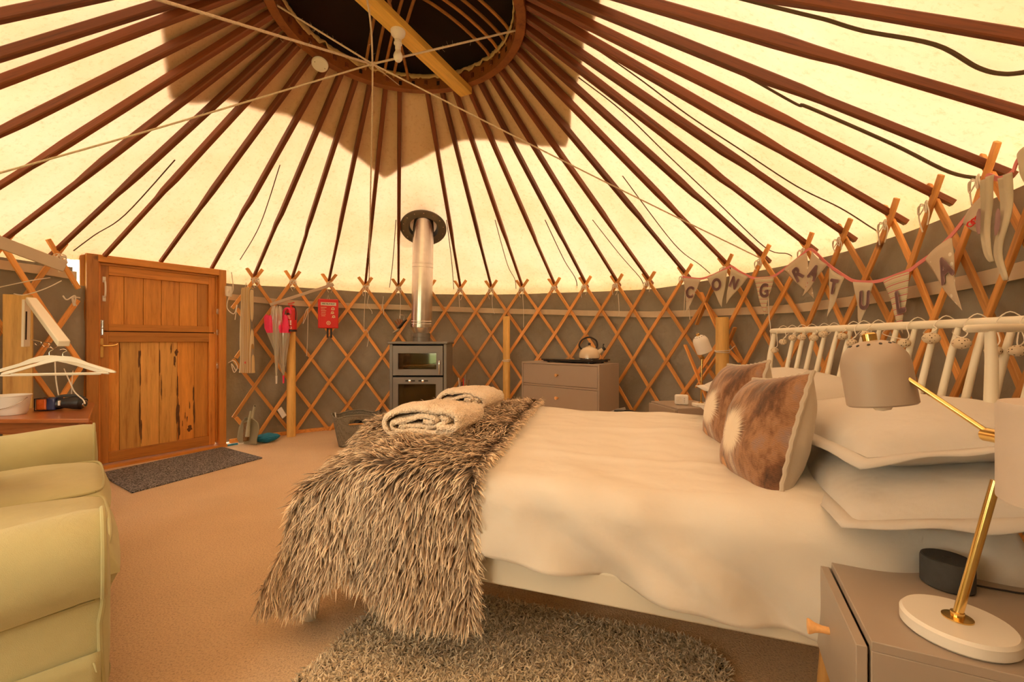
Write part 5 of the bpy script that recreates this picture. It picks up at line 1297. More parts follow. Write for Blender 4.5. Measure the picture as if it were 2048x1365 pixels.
def hanger(c, d, half, lab, sd):
    d = Vector(d).normalized(); t = thing('clothes_hanger', lab, 'clothes hanger', 'white wooden hangers on the fold-out bracket', loc=c)
    up = [(-1, -.30), (-.93, -.265), (-.7, -.19), (-.45, -.10), (-.3, -.02), (-.15, .035), (0, .05), (.15, .035), (.3, -.02), (.45, -.10), (.7, -.19), (.93, -.265), (1, -.30)]
    lo_ = [(-1, -.335), (-.9, -.325), (-.68, -.25), (-.45, -.165), (-.28, -.11), (-.1, -.065), (0, -.06), (.1, -.065), (.28, -.11), (.45, -.165), (.68, -.25), (.9, -.325), (1, -.335)]
    nrm = Vector((-d.y, d.x, 0)); mb = MB(); vs = []
    for (x1, z1), (x2, z2) in zip(up, lo_):
        for x_, z_, s_ in ((x1, z1, -1), (x1, z1, 1), (x2, z2, 1), (x2, z2, -1)):
            vs.append(c+d*(x_*half)+nrm*(s_*.0065-.02*x_*x_)+Vector((0, 0, z_*half*1.02)))
    m = len(up); mb.add(vs, [(i*4+e, i*4+(e+1) % 4, (i+1)*4+(e+1) % 4, (i+1)*4+e) for i in range(m-1) for e in range(4)]+[(3, 2, 1, 0), tuple((m-1)*4+e for e in range(4))])
    obj('yoke', mb, M_cream, t, bevel=.002, sharp=50)
    mb = MB(); mb.tube([c+d*(-half*.86)+Vector((0, 0, -.335*half))-nrm*.014, c+d*(half*.86)+Vector((0, 0, -.335*half))-nrm*.014], .0045, 10); obj('trouser_bar', mb, M_cream, t)
    mb = MB(); mb.tube(bez([c+Vector((0, 0, .04*half)), c+Vector((0, 0, .12*half)), c+d*.016+Vector((0, 0, .165*half)), c+d*.004+Vector((0, 0, .20*half)), c-d*.014+Vector((0, 0, .185*half))], 6), .0018, 8); obj('hook', mb, M_chrome, t)
hanger(at(126, 717, 2.36), (.96, .28, 0), .245, 'white wooden hanger on the fold-out bracket, the one reaching farther right', 1)
hanger(at(99, 716, 2.44), (.96, .27, 0), .285, 'white wooden hanger on the fold-out bracket, the one reaching farther left', 2)
# pale boards tied to the lattice
def board(a, b, w_, h_, lab, w2=None):
    mb = MB(); mb.bar(a, b, w_, h_, w2=w2); d = (b-a).normalized(); y = Vector((0, 0, 1)).cross(d).normalized()
    obj('pale_batten', mb, M_slatpale, M=frame3(a, d, y, d.cross(y)), bevel=.003, label=lab, cat='batten')
board(at(-40, 470, 2.45), at(131, 534, 2.78), .016, .072, 'pale flat batten tied across the lattice at the upper left')
board(at(540, 610, 4.35), at(667, 569, 4.72), .010, .030, 'thin pale batten tied between the umbrellas and the fire blanket cord')

# ------------------------------------------------------------------ hanging things right of the door
ex = thing('draught_excluder', 'long striped cotton draught excluder hanging beside the door', 'draught excluder', M=frame(at(494, 746, 4.20), (.93, -.37, 0)))
Mx = W[ex.name]; mb = MB()
def exf(u, v):
    a = 2*pi*u; z = .82*v; w_ = .082*(1-.20*v)*(1+.10*math.exp(-v*30))*(1 if v < .985 else .9); d_ = .035*(1-.2*v)
    c = math.copysign(abs(math.cos(a))**.6, math.cos(a)); s = math.copysign(abs(math.sin(a))**.6, math.sin(a))
    return (w_*c+.006*math.sin(v*9), d_*s+nz(v*5, a)*.006, z)
mb.grid(exf, 32, 30, closed_u=True); mb.f += [tuple(range(31, -1, -1)), tuple(29*32+i for i in range(32))]
obj('sleeve', mb, M_exc, ex, local=True, sharp=50)
mb = MB(); mb.box((.022, -.036, .10), (.016, .002, .018)); obj('label', mb, M_red, ex, local=True, label='tiny red label')
mb = MB(); mb.tube([Vector((-.03, 0, .81)), Vector((0, -.01, .87)), Vector((.03, 0, .81))], .003, 6); obj('hanging_loop', mb, M_cord, ex, local=True)
# switch box on the door frame
c = at(457, 583, 4.09); sw = thing('switch_box', 'small white switch box on the right edge of the door frame', 'switch', loc=c)
mb = MB(); mb.box(c, (.050, .03, .095), frame3((0, 0, 0), dd, -dn, (0, 0, 1)).to_3x3()); obj('box', mb, M_white, sw, bevel=.004)
mb = MB(); mb.box(c+dn*.016, (.018, .006, .03), frame3((0, 0, 0), dd, -dn, (0, 0, 1)).to_3x3()); obj('rocker', mb, M_cord, sw, bevel=.002)

def umbrella(tip, topz, r, mats, lab, hook, tipm, sd):
    t = thing('umbrella', lab, 'umbrella', 'closed umbrellas hanging by the post', loc=tip); H = topz-tip.z; lean_ = .075 if hook else .0
    def f0(u, v):
        a = 2*pi*u; prof = np.interp(v, [0, .05, .35, .8, .97, 1], [.006, .010, .45*r, r, r*.92, r*.75]); pl = 1+.22*math.cos(a*8+sd)*(.3+v)
        return Vector((tip.x-lean_*v**1.3+prof*pl*math.cos(a+v*.7), tip.y+prof*pl*.7*math.sin(a+v*.7), tip.z+.08*H+.84*H*v+.012*math.cos(a*8+sd)*(v > .95)))
    lowm, upm = mats; mb = MB(); mb.grid(lambda u, v: f0(u, v*.72), 64, 16, closed_u=True); obj('clear_canopy' if upm is not lowm else 'canopy', mb, lowm, t, sharp=0)
    mb = MB(); mb.grid(lambda u, v: f0(u, .72+.28*v), 64, 8, closed_u=True); obj('canopy_border', mb, upm, t, sharp=0)
    mb = MB(); mb.tube([tip, tip+Vector((0, 0, H*.85))], .004, 8); obj('shaft', mb, M_chrome, t)
    mb = MB(); mb.tube([tip, tip+Vector((0, 0, .08))], [.007, .009], 10); obj('ferrule', mb, tipm, t)
    if hook:
        b = tip+Vector((0, 0, H*.80)); mb = MB(); mb.tube(bez([b, b+Vector((0, 0, .10)), b+Vector((.012, 0, .15)), b+Vector((.042, 0, .165)), b+Vector((.066, 0, .145)), b+Vector((.070, 0, .11))], 5), .011, 10); obj('hook_handle', mb, hook, t)
umbrella(at(567, 767, 4.42), at(567, 620, 4.42).z, .105, (M_clear, M_pink), 'closed clear umbrella with a hot pink border and pink hook handle', M_pink, M_pink, .4)
umbrella(at(553, 768, 4.36), at(553, 600, 4.36).z, .045, (M_clear, M_clear), 'closed all-clear umbrella with a white tip hanging in front of the pink one', None, M_white, 1.4)
# pink edge flap of the umbrella spreads to the left
# fire extinguisher
fe = at(583, 664, 4.47); fx = thing('fire_extinguisher', 'small red fire extinguisher on top of the post beside the umbrellas', 'fire extinguisher', loc=fe); fz_ = fe.z
mb = MB(); mb.lathe([(0, 0), (.046, 0), (.050, .008), (.050, .20), (.046, .225), (.030, .243), (.016, .248), (0, .25)], fe, 32); obj('cylinder', mb, M_red, fx)
mb = MB(); mb.lathe([(.049, .0), (.0515, .0), (.0515, .022), (.049, .022)], fe, 32); obj('foot_ring', mb, M_black, fx)
mb = MB(); mb.lathe([(0, .245), (.014, .245), (.014, .27), (.009, .28), (0, .28)], fe, 16); mb.bar(fe+Vector((-.03, -.01, .285)), fe+Vector((.035, -.01, .30)), .012, .008); mb.bar(fe+Vector((-.03, -.01, .272)), fe+Vector((.035, -.01, .268)), .012, .006); obj('valve_and_lever', mb, M_red, fx, bevel=.001)
mb = MB(); mb.tube(bez([fe+Vector((.012, -.01, .262)), fe+Vector((.045, -.02, .25)), fe+Vector((.056, -.02, .20)), fe+Vector((.054, -.02, .12))], 6), .005, 8); obj('hose', mb, M_black, fx)
def curved_text(txt, size, zc, x0, par, r=.0512, mat=M_white, o=fe):
    mb = text_mesh(txt, size, .0002); vs = []
    for v in mb.v:
        a = (v[0]+x0)/r; vs.append((o.x+r*math.sin(a), o.y-r*math.cos(a)-.0004, o.z+zc+v[1]))
    q = MB(); q.add(vs, mb.f); return obj('label_print', q, mat, par, sharp=0, smooth=False)
def patch(z0, z1, a0, a1, par, mat, r=.0508, o=fe):
    mb = MB(); mb.grid(lambda u, v: Vector((o.x+r*math.sin(a0+(a1-a0)*u), o.y-r*math.cos(a0+(a1-a0)*u), o.z+z0+(z1-z0)*v)), 10, 2); return obj('label_panel', mb, mat, par, sharp=0)
patch(.172, .192, -.7, .2, fx, M_black)
for k in range(3): patch(.135+.012*k, .140+.012*k, -.7, .25-.1*k, fx, M_white)
for k in range(3):
    for j in range(3): patch(.068+.017*k, .080+.017*k, -.65+.42*j, -.40+.42*j, fx, M_white)
patch(.030, .050, -.7, .5, fx, M_white); patch(.034, .046, -.64, .44, fx, M_red, .0510)
# fire blanket
fc = at(656.5, 628, 4.70); nb_ = Vector((CX-fc.x, CY-fc.y, 0)).normalized(); xb_ = Vector((-nb_.y, nb_.x, 0)); xb_ = -xb_ if xb_.x < 0 else xb_
FBk = frame3(fc, xb_, -nb_, (0, 0, 1)); fb = thing('fire_blanket', 'flat red fire blanket pouch hanging from the lattice', 'fire blanket', M=FBk)
mb = MB(); mb.box((0, 0, 0), (.205, .030, .315)); obj('pouch', mb, M_red, fb, local=True, bevel=.010, seg=3)
def ftxt(txt, size, x, z, mat, bold=0, sx=1):
    q = place_text('print', txt, size, FBk @ frame3((x, -.0165, z), (1, 0, 0), (0, 0, 1), (0, -1, 0)), mat, fb, bold, .0003, sx); return q
mb = MB(); mb.box((0, -.0155, .105), (.155, .0015, .034)); obj('title_panel', mb, M_cord, fb, local=True)
ftxt('FIRE BLANKET', .022, 0, .105, M_black, .0004, .95)
M_pale = plain('pale_print', (.82, .62, .42, 1), .6, 0, .05)
rr = random.Random(2)
for k in range(6):                       # small instruction lines and pictograms
    mb = MB(); mb.box((-.052+rr.uniform(-.004, .004), -.0156, .066-.018*k), (.048+rr.uniform(-.012, .01), .001, .005)); obj('print', mb, M_pale, fb, local=True)
for k, (x, z, r_) in enumerate([(.045, .055, .018), (.040, .012, .016), (.052, -.030, .016)]):
    mb = MB(); mb.lathe([(r_*.5, 0), (r_, 0), (r_, .001), (r_*.5, .001), (r_*.5, 0)], (x, -.0152, z), 14, (0, -1, 0)); obj('print', mb, M_pale, fb, local=True)
    mb = MB(); mb.tube([Vector((x-.02, -.0158, z-.014)), Vector((x, -.0158, z)), Vector((x+.018, -.0158, z-.012))], .0022, 4); obj('print', mb, M_pale, fb, local=True)
mb = MB(); mb.lathe([(.0, 0), (.022, 0), (.022, .0012), (0, .0014)], (0, -.0152, -.100), 24, (0, -1, 0)); obj('print', mb, M_pale, fb, local=True)
mb = MB(); mb.lathe([(.008, .0015), (.014, .0015), (.014, .002), (.008, .002), (.008, .0015)], (0, -.0152, -.100), 20, (0, -1, 0)); obj('print', mb, M_red, fb, local=True)
for s_ in (-1, 1): mb = MB(); mb.box((s_*.018+.012, .004, -.205), (.020, .003, .11)); obj('pull_tab', mb, M_black, fb, local=True, bevel=.001)
mb = MB(); mb.tube([Vector((-.012, 0, .155)), Vector((0, 0, .20)), Vector((.012, 0, .155))], .0025, 6); obj('hanging_cord', mb, M_cord, fb, local=True)
# white card on the lattice
c = at(564, 826, 4.52); card = MB(); Mc = frame3(c, (.62, -.2, -.72), (0.3, .95, 0), (.72, .2, .62)); card.box((0, 0, 0), (.115, .012, .055)); card.v = [tuple(Mc @ Vector(v)) for v in card.v]
obj('white_card', card, M_white, M=Mc, bevel=.004, label='small white box tucked slantwise in the lattice left of the round post', cat='box')
# dustpan and brush
dpM = frame(at(497, 889, 4.17), (.90, -.30, 0)); dpn = thing('dustpan', 'grey-green plastic dustpan with its brush leaning upright against the wall', 'dustpan', M=dpM @ Matrix.Rotation(math.radians(-14), 4, 'X'))
def dpf(u, v):
    x = 2*u-1; z = .245*v; w_ = .128*np.interp(v, [0, .15, .6, .85, 1], [.86, .96, 1, .78, .30]); rim = .036*(abs(x)**6+(v**8)*.9)*min(1, v*4+.2); return (x*w_, -.004-rim+.006, z)
mb = MB(); mb.grid(dpf, 26, 20); obj('pan', mb, M_sageg, dpn, local=True, solid=.003, sharp=0)
mb = MB(); mb.tube([Vector((0, -.02, .235)), Vector((-.004, -.018, .30)), Vector((-.008, -.014, .37))], [.020, .014, .011], 12, flat=.6); obj('pan_handle', mb, M_sageg, dpn, local=True)
mb = MB(); mb.lathe([(.004, -.012), (.008, -.012), (.008, .004), (.004, .004), (.004, -.012)], (-.008, -.012, .362), 10, (0, 1, 0)); obj('hang_hole', mb, M_dark, dpn, local=True)
br = thing('dustpan_brush', 'grey-green hand brush held inside the dustpan', 'brush', M=W[dpn.name])
mb = MB(); mb.tube([Vector((.040, -.062, .07)), Vector((.022, -.060, .16)), Vector((.002, -.052, .25)), Vector((-.006, -.046, .31))], [.024, .021, .013, .010], 12, flat=.6); obj('brush_handle', mb, M_sageg, br, local=True)
mb = MB(); mb.box((-.022, -.035, .115), (.045, .030, .18), Matrix.Rotation(math.radians(-14), 3, 'Y')); obj('bristles', mb, plain('brown_bristles', (.22, .13, .05, 1), .9, 0, .5, 80, .8, 300), br, local=True, bevel=.004)
# blue duster
du = thing('blue_duster', 'bright blue feather duster lying on the carpet below the dustpan', 'duster', loc=at(500, 886, 4.20))
a = at(455, 890, 4.12); a.z = .012; b = at(506, 882, 4.24); b.z = .018; m_ = a.lerp(b, .40)
mb = MB(); mb.tube([a, m_], .009, 10); obj('blue_handle', mb, M_blue, du); mb = MB(); mb.tube([m_, b], .006, 10); obj('white_rod', mb, M_white, du)
hd_ = (b-a).normalized(); hs = Vector((-hd_.y, hd_.x, 0)); mb = MB()
def duf(u, v):
    a_ = 2*pi*u; t = v; r_ = .085*math.sin(pi*min(1, t*1.02))**.55*(1+.18*nz(math.cos(a_)*2, math.sin(a_)*2, t*5)+.10*math.sin(a_*17+t*9))
    p = b+hd_*(.0+.24*t)+hs*(r_*math.cos(a_))+Vector((0, 0, .022+r_*.45*math.sin(a_))); p.z = max(.004, p.z); return p
mb.grid(duf, 68, 18, closed_u=True); obj('fluffy_head', mb, M_blue, du, sharp=0)

# ------------------------------------------------------------------ laundry basket
bc = at(712, 886, 4.20); bc.z = 0; bk_ = thing('laundry_basket', 'grey-brown perforated plastic basket beside the stove', 'basket', M=frame(bc, (.90, .34, 0))); BH = .29
def bsk(inset):
    def f(u, v):
        a = 2*pi*u; c = math.copysign(abs(math.cos(a))**.62, math.cos(a)); s = math.copysign(abs(math.sin(a))**.62, math.sin(a))
        e = .72+.28*v; top = BH+.028*abs(math.cos(a))**6+.026*abs(math.sin(a))**10-.01
        return ((.215*e-inset)*c, (.150*e-inset)*s, .004+inset+(top-.004-inset)*v)
    return f
mb = MB(); mb.grid(bsk(0), 96, 22, closed_u=True)
keep = []
for f in mb.f:                           # hand holes in the long sides
    c = sum((Vector(mb.v[i]) for i in f), Vector())/4
    if abs(c.x) < .062 and abs(c.y) > .12 and .222 < c.z < .262: continue
    keep.append(f)
mb.f = keep; obj('basket_wall', mb, M_basket, bk_, local=True, solid=.005, sharp=0)
mb = MB(); mb.grid(lambda u, v: [c*k for c, k in zip(bsk(0)(u, 0), ((v), (v), 1))], 48, 3, closed_u=True); obj('basket_floor', mb, M_basket, bk_, local=True, solid=.004)
mb = MB(); pts = [Vector(bsk(0)(k/96, 1)) for k in range(97)]; mb.tube(pts, .0075, 8, cap=False); obj('rim', mb, M_basket, bk_, local=True)
for sgn in (-1, 1): mb = MB(); mb.tube([Vector((-.066, sgn*.140, .222)), Vector((.066, sgn*.140, .222))], .007, 8); obj('hand_grip', mb, M_legw if sgn < 0 else M_basket, bk_, local=True)
bM = W[bk_.name]
lin = MB()
def linf(u, v):
    a = 2*pi*u; r_ = v; x = .165*r_*math.copysign(abs(math.cos(a))**.7, math.cos(a)); y = .108*r_*math.copysign(abs(math.sin(a))**.7, math.sin(a)); return bM @ Vector((x, y, .205+.05*nz(x*14, y*14, 3)+.02*nz(x*50, y*50)))
lin.grid(linf, 40, 14, closed_u=True); lin.f += [tuple(range(40))]
obj('dark_liner', lin, M_black, label='crumpled black bag inside the laundry basket', cat='bag', solid=.004, sharp=0)
st = MB(); st.tube([bM @ Vector((-.15, -.06, .10)), bM @ Vector((-.185, -.075, .33))], .006, 8); obj('white_stick', st, M_white, label='short white stick poking out of the left of the basket', cat='stick')
st = MB(); st.bar(bM @ Vector((.12, .0, .15)), bM @ Vector((.235, -.02, .335)), .05, .012, w2=.03); obj('black_fire_shovel', st, M_black, label='black fire shovel sticking out of the right of the basket', cat='shovel', bevel=.003)

# ------------------------------------------------------------------ stove
SY = 4.35; SXL = (776-1024)/F*SY; SWd = .600; SXR = SXL+SWd; STOP = 1.0
sv = thing('wood_stove', 'grey enamelled wood stove with a glazed oven door above a glazed fire door', 'stove', loc=(SXL+SWd/2, SY, 0))
kx = lambda px: (px-1024)/F*SY
kz = lambda py: HC+(682.5-py)*SY/F
D_ = .44
def sbx(name, x0, x1, y0, y1, z0, z1, mat, par=sv, bev=.003, label=None):
    mb = MB(); mb.box(((x0+x1)/2, (y0+y1)/2, (z0+z1)/2), (x1-x0, y1-y0, z1-z0)); return obj(name, mb, mat, par, bevel=bev, label=label)
xl, xr = kx(779), kx(893)
sbx('side_panel', xl, xl+.030, SY, SY+D_, .06, .97, M_stove); sbx('side_panel', xr-.030, xr, SY, SY+D_, .06, .97, M_stove)
sbx('back_panel', xl+.03, xr-.03, SY+D_-.02, SY+D_, .06, .97, M_stove); sbx('top_plate', xl-.015, xr+.015, SY-.025, SY+D_+.01, .970, .995, M_stove, bev=.006)
sbx('middle_shelf', xl+.03, xr-.03, SY+.02, SY+D_-.02, .625, .645, M_stovein); sbx('base_plate', xl+.03, xr-.03, SY+.0, SY+D_-.02, .06, .10, M_stove)
for x in (xl+.03, xr-.03):
    for y in (SY+.03, SY+D_-.03): sbx('foot', x-.02, x+.02, y-.02, y+.02, .001, .06, M_black)
def sdoor(name, x0, x1, z0, z1, wx0, wx1, wz0, wz1):
    mb = MB(); y0, y1 = SY-.012, SY+.016
    for a, b, c, d in ((x0, wx0, z0, z1), (wx1, x1, z0, z1), (wx0, wx1, z0, wz0), (wx0, wx1, wz1, z1)): mb.box(((a+b)/2, (y0+y1)/2, (c+d)/2), (b-a, y1-y0, d-c))
    o = obj(name, mb, M_stove, sv)
    mb = MB()
    for a, b, c, d in ((wx0-.008, wx1+.008, wz1, wz1+.006), (wx0-.008, wx1+.008, wz0-.006, wz0), (wx0-.006, wx0, wz0, wz1), (wx1, wx1+.006, wz0, wz1)): mb.box(((a+b)/2, y0-.001, (c+d)/2), (b-a, .004, d-c))
    obj('window_trim', mb, M_stove, o, bevel=.001)
    mb = MB(); mb.box(((wx0+wx1)/2, SY+.004, (wz0+wz1)/2), (wx1-wx0, .004, wz1-wz0)); obj('window_glass', mb, M_glass, o)
    return o
X0, X1 = xl+.036, xr-.036
d1 = sdoor('oven_door', X0, X1, kz(751), kz(692), kx(797), kx(873), kz(739), kz(707))
mb = MB(); hx_ = kx(879.5); mb.tube(bez([Vector((hx_, SY-.012, kz(721))), Vector((hx_, SY-.034, kz(723))), Vector((hx_, SY-.036, kz(735))), Vector((hx_+.002, SY-.034, kz(748)))], 5), .006, 10); obj('handle', mb, M_chrome, d1)
d2 = sdoor('fire_door', X0, X1, .105, kz(755), kx(797), kx(872), .20, kz(768.5))
for px in (821, 847):
    mb = MB(); mb.box((kx(px), SY-.0125, kz(762)), (.095, .002, .014)); obj('air_slot', mb, M_stovein, d2)
    mb = MB(); mb.lathe([(0, 0), (.009, 0), (.009, .012), (.013, .016), (.013, .024), (0, .026)], (kx(px), SY-.012, kz(762)), 16, (0, -1, 0)); obj('air_knob', mb, M_chrome, d2)
mb = MB(); mb.box((kx(826), SY-.013, kz(699)), (.075, .002, .014)); obj('name_plate', mb, M_stove, d1, bevel=.001)
# inside: oven rack with log basket, firebricks and logs
sbx('oven_lining', xl+.04, xr-.04, SY+D_-.05, SY+D_-.03, .66, .96, M_stovein)
for k in range(5): mb = MB(); y = SY+.06+.07*k; mb.tube([Vector((xl+.045, y, kz(741)+.03)), Vector((xr-.045, y, kz(741)+.03))], .005, 8); obj('oven_rack_bar', mb, M_steel, sv)
for k in range(2): mb = MB(); mb.tube([Vector((kx(808), SY+.09+.05*k, kz(735)+.012-.02*k)), Vector((kx(866), SY+.09+.05*k, kz(734)+.012-.02*k))], .016, 12); obj('dark_tube', mb, M_steel, sv)
mb = MB(); mb.lathe([(0, 0), (.014, .0), (.030, .012), (.034, .014)], (kx(866), SY+.10, kz(733)), 14, (.3, -1, 0)); obj('dial', mb, M_chrome, sv)
sbx('fire_brick_back', xl+.04, xr-.04, SY+.30, SY+.33, .105, .62, M_brick); sbx('fire_brick_left', xl+.04, xl+.07, SY+.03, SY+.30, .105, .62, M_brick); sbx('fire_brick_right', xr-.07, xr-.04, SY+.03, SY+.30, .105, .62, M_brick)
rr = random.Random(8)
for k, (px, z, a) in enumerate([(820, .28, .2), (840, .30, -.3), (850, .36, .5)]):
    mb = MB(); c = Vector((kx(px), SY+.16, z)); dv = Vector((math.cos(a), .2, math.sin(a)*.3)); mb.tube([c-dv*.13, c, c+dv*.13], [.045, .05, .044], 10); obj('log', mb, M_brick, label='split log behind the fire door glass', cat='log', group='logs in the stove')
# flue pipe
fl0 = Vector(((843-1024)/F*4.56, 4.56, 0)); fl1 = at(849, 482, 4.46)
flue = thing('flue_pipe', 'shiny steel twin-wall flue rising from the stove through the roof', 'flue', loc=(fl0.x, fl0.y, .99))
top = Vector((fl1.x, fl1.y+.0, 2.62)); axd = (top-Vector((fl0.x, fl0.y, 1.09))).normalized(); oz = Vector((fl0.x, fl0.y, .9955))
mb = MB(); mb.lathe([(.088, 0), (.088, .045), (.092, .047), (.092, .085), (.084, .088)], oz, 40); obj('stove_collar', mb, M_stove, flue)
mb = MB(); mb.lathe([(.080, .080), (.082, .092), (.104, .135), (.108, .150)], oz, 40); obj('adapter', mb, M_steel, flue)
ob = oz+Vector((0, 0, .148))
mb = MB(); mb.lathe([(.108, 0), (.111, .004), (.111, .040), (.108, .044), (.108, .055), (.112, .058), (.112, .066), (.108, .070), (.106, .62), (.109, .622), (.109, .632), (.106, .634), (.106, .655), (.109, .657), (.109, .665), (.106, .667), (.106, 1.6)], ob, 48, axd); obj('pipe', mb, M_steel, flue)
# roof collar: sloping ring round the flue
cR = at(847, 482, 4.50); thR = bearing(cR); rad = Vector((math.cos(math.radians(thR)), math.sin(math.radians(thR)), 0))
slope = (APZ-(eave_h(thR)+.055))/(RAD(thR)+.035-.735); nrm = Vector((-rad.x*slope, -rad.y*slope, -1)).normalized()
q = cR; r_ = math.hypot(q.x-CX, q.y-CY); zr = roof_pt(thR, (RAD(thR)+.035-r_)/(RAD(thR)+.035-.735))[1]; cR = Vector((q.x, q.y, zr-.035))
fr_ = thing('flue_roof_collar', 'dark round rubber collar where the flue passes through the roof canvas', 'collar', loc=cR)
mb = MB(); mb.lathe([(.150, .0), (.236, .0), (.236, .010), (.225, .016), (.165, .016), (.150, .012), (.150, .0)], cR, 48, nrm); obj('flange', mb, M_stove, fr_)
mb = MB(); mb.lathe([(.150, .010), (.140, -.02), (.128, -.05), (.124, -.09)], cR, 40, nrm); obj('boot', mb, M_black, fr_)
u_ = nrm.orthogonal().normalized(); v_ = nrm.cross(u_)
for k in range(14): a = 2*pi*k/14; mb = MB(); mb.lathe([(0, .018), (.006, .017), (.007, .014)], cR+(u_*math.cos(a)+v_*math.sin(a))*.205, 8, nrm); obj('rivet', mb, M_steel, fr_)
# hearth
mb = MB(); mb.prism([(xl-.10, SY-.16, .0), (xr+.12, SY-.16, .0), (xr+.12, SY+.62, .0), (xl-.10, SY+.62, .0)], (0, 0, .0012)); obj('hearth_board', mb, M_table, label='thin red-brown hearth board under the stove', cat='hearth')
# work gloves hanging beside the flue
gv = at(801, 650, 4.62); gl = thing('work_gloves', 'pair of black and grey work gloves clipped to a wire hook left of the flue', 'gloves', loc=gv); k_ = 4.62/F
def g3(px, py, dy=0): return at(px, py, 4.62)+Vector((0, dy, 0))
mb = MB(); mb.tube([g3(787, 666), g3(793, 663), g3(799, 658)], [.022, .030, .026], 12, flat=.45); obj('cuff', mb, fabric('grey_glove_cuff', (.42, .38, .30, 1)), gl)
mb = MB(); mb.tube([g3(796, 658), g3(801, 653), g3(805, 648)], [.026, .032, .028], 12, flat=.5); obj('palm', mb, M_black, gl)
for k, (a, b) in enumerate([((797, 651), (790, 642)), ((800, 649), (795, 639)), ((803, 648), (800, 638)), ((806, 648), (805, 640))]): mb = MB(); mb.tube([g3(*a, -.01*k), g3(*b, -.01*k)], [.009, .006], 8); obj('finger', mb, M_table, gl)
mb = MB(); mb.tube([g3(803, 652, -.03), g3(809, 645, -.03), g3(815, 640, -.03)], [.022, .026, .012], 10, flat=.5); obj('second_glove', mb, M_char, gl)
mb = MB(); mb.tube(bez([g3(798, 642, .03), g3(798, 632, .03), g3(802, 630, .03), g3(807, 632, .03), g3(806, 641, .03)], 5), .0022, 6); obj('wire_hook', mb, M_chrome, gl)
# fire tools in a stand right of the stove
ft = thing('fire_tools', 'bunch of thin metal fire tools standing right of the stove', 'fire tools', loc=((925-1024)/F*4.5, 4.5, 0)); c = Vector(((925-1024)/F*4.5, 4.5, 0))
mb = MB(); mb.lathe([(0, .002), (.07, .002), (.07, .012), (.055, .016), (.050, .30), (.054, .31), (.046, .30), (.046, .02), (0, .018)], c, 24); obj('stand', mb, M_black, ft)
for k, (px, py, m) in enumerate([(917, 756, M_white), (921, 760, M_steel), (927, 757, M_red), (931, 750, M_steel), (938, 760, M_brown), (924, 764, M_black)]):
    mb = MB(); e = at(px, py, 4.5+.02*(k % 3)); mb.tube([c+Vector((.02*math.cos(k), .02*math.sin(k), .06)), e], .005, 8); obj('tool', mb, m, ft)

# ------------------------------------------------------------------ chest of drawers, hob, kettle
ca = Vector(((1043.5-1024)/F*4.56, 4.56, 0)); cb = Vector(((1198.5-1024)/F*3.93, 3.93, 0)); cd = (cb-ca).normalized(); cw = (cb-ca).length
FC = frame3(ca, cd, (-cd.y, cd.x, 0), (0, 0, 1)); CT = .787; CD = .36
ch = thing('chest_of_drawers', 'grey chest of drawers with small round wooden knobs against the far wall', 'chest of drawers', M=FC)
def cbx(name, x0, x1, y0, y1, z0, z1, mat, par=ch, bev=.002):
    mb = MB(); mb.box(((x0+x1)/2, (y0+y1)/2, (z0+z1)/2), (x1-x0, y1-y0, z1-z0)); return obj(name, mb, mat, par, local=True, bevel=bev)
cbx('top', 0, cw, 0, CD, CT-.018, CT, M_grey); cbx('bottom', 0, cw, 0, CD, .10, .118, M_grey); cbx('side', 0, .018, 0, CD, .118, CT-.018, M_grey); cbx('side', cw-.018, cw, 0, CD, .118, CT-.018, M_grey); cbx('back', .018, cw-.018, CD-.01, CD, .118, CT-.018, M_greyd)
cbx('divider', .018, cw-.018, .004, CD-.01, .325, .343, M_grey); cbx('divider', .018, cw-.018, .004, CD-.01, .547, .565, M_grey)
for z0, z1 in ((.121, .322), (.346, .544), (.568, CT-.021)):
    o = cbx('drawer', .021, cw-.021, .001, .30, z0, z1, M_grey)
    kb = MB(); kb.lathe([(.008, 0), (.008, .012), (.013, .022), (.016, .030), (.015, .036), (0, .038)], (cw*.50, .001, (z0+z1)/2+.0), 20, (0, -1, 0)); kb_ = obj('knob', kb, M_knob, None, M=Matrix.Identity(4)); kb_.parent = o
for x in (.04, cw-.04):
    for y in (.04, CD-.04): mb = MB(); mb.tube([Vector((x, y, 0)), Vector((x, y, .10))], [.012, .018], 12); obj('leg', mb, M_legw, ch, local=True)
hbx = thing('hotplate', 'flat black glass hotplate on top of the drawer chest', 'hotplate', M=FC @ Matrix.Translation((.55, .175, CT)))
mb = MB(); mb.box((0, 0, .030), (.60, .33, .018)); obj('glass_top', mb, M_glassb, hbx, local=True, bevel=.006)
mb = MB(); mb.box((0, 0, .0205), (.57, .30, .020)); obj('tray_base', mb, M_black, hbx, local=True, bevel=.004)
for x in (-.24, .24):
    for y in (-.12, .12): mb = MB(); mb.lathe([(0, .0005), (.012, .0005), (.012, .012), (0, .012)], (x, y, 0), 12); obj('rubber_foot', mb, M_black, hbx, local=True)
kc = FC @ Vector((.722, .165, CT+.0395)); kt = thing('whistling_kettle', 'cream whistling kettle with black loop handle standing on the hotplate', 'kettle', loc=kc)
M_ket = plain('cream_enamel', (.74, .62, .44, 1), .22, 0, .02, 4, coat=.5)
kr = .100
mb = MB(); mb.lathe([(0, .001), (.092, .001), (.096, .006)], kc, 40); mb.lathe([(.096, .006), (.096, .010)], kc, 40); obj('steel_base', mb, M_chrome, kt)
mb = MB(); mb.lathe([(.094, .008), (kr, .014), (kr*1.0, .035), (kr*.95, .062), (kr*.82, .088), (kr*.60, .106), (kr*.40, .113), (.034, .115)], kc, 44); obj('body', mb, M_ket, kt)
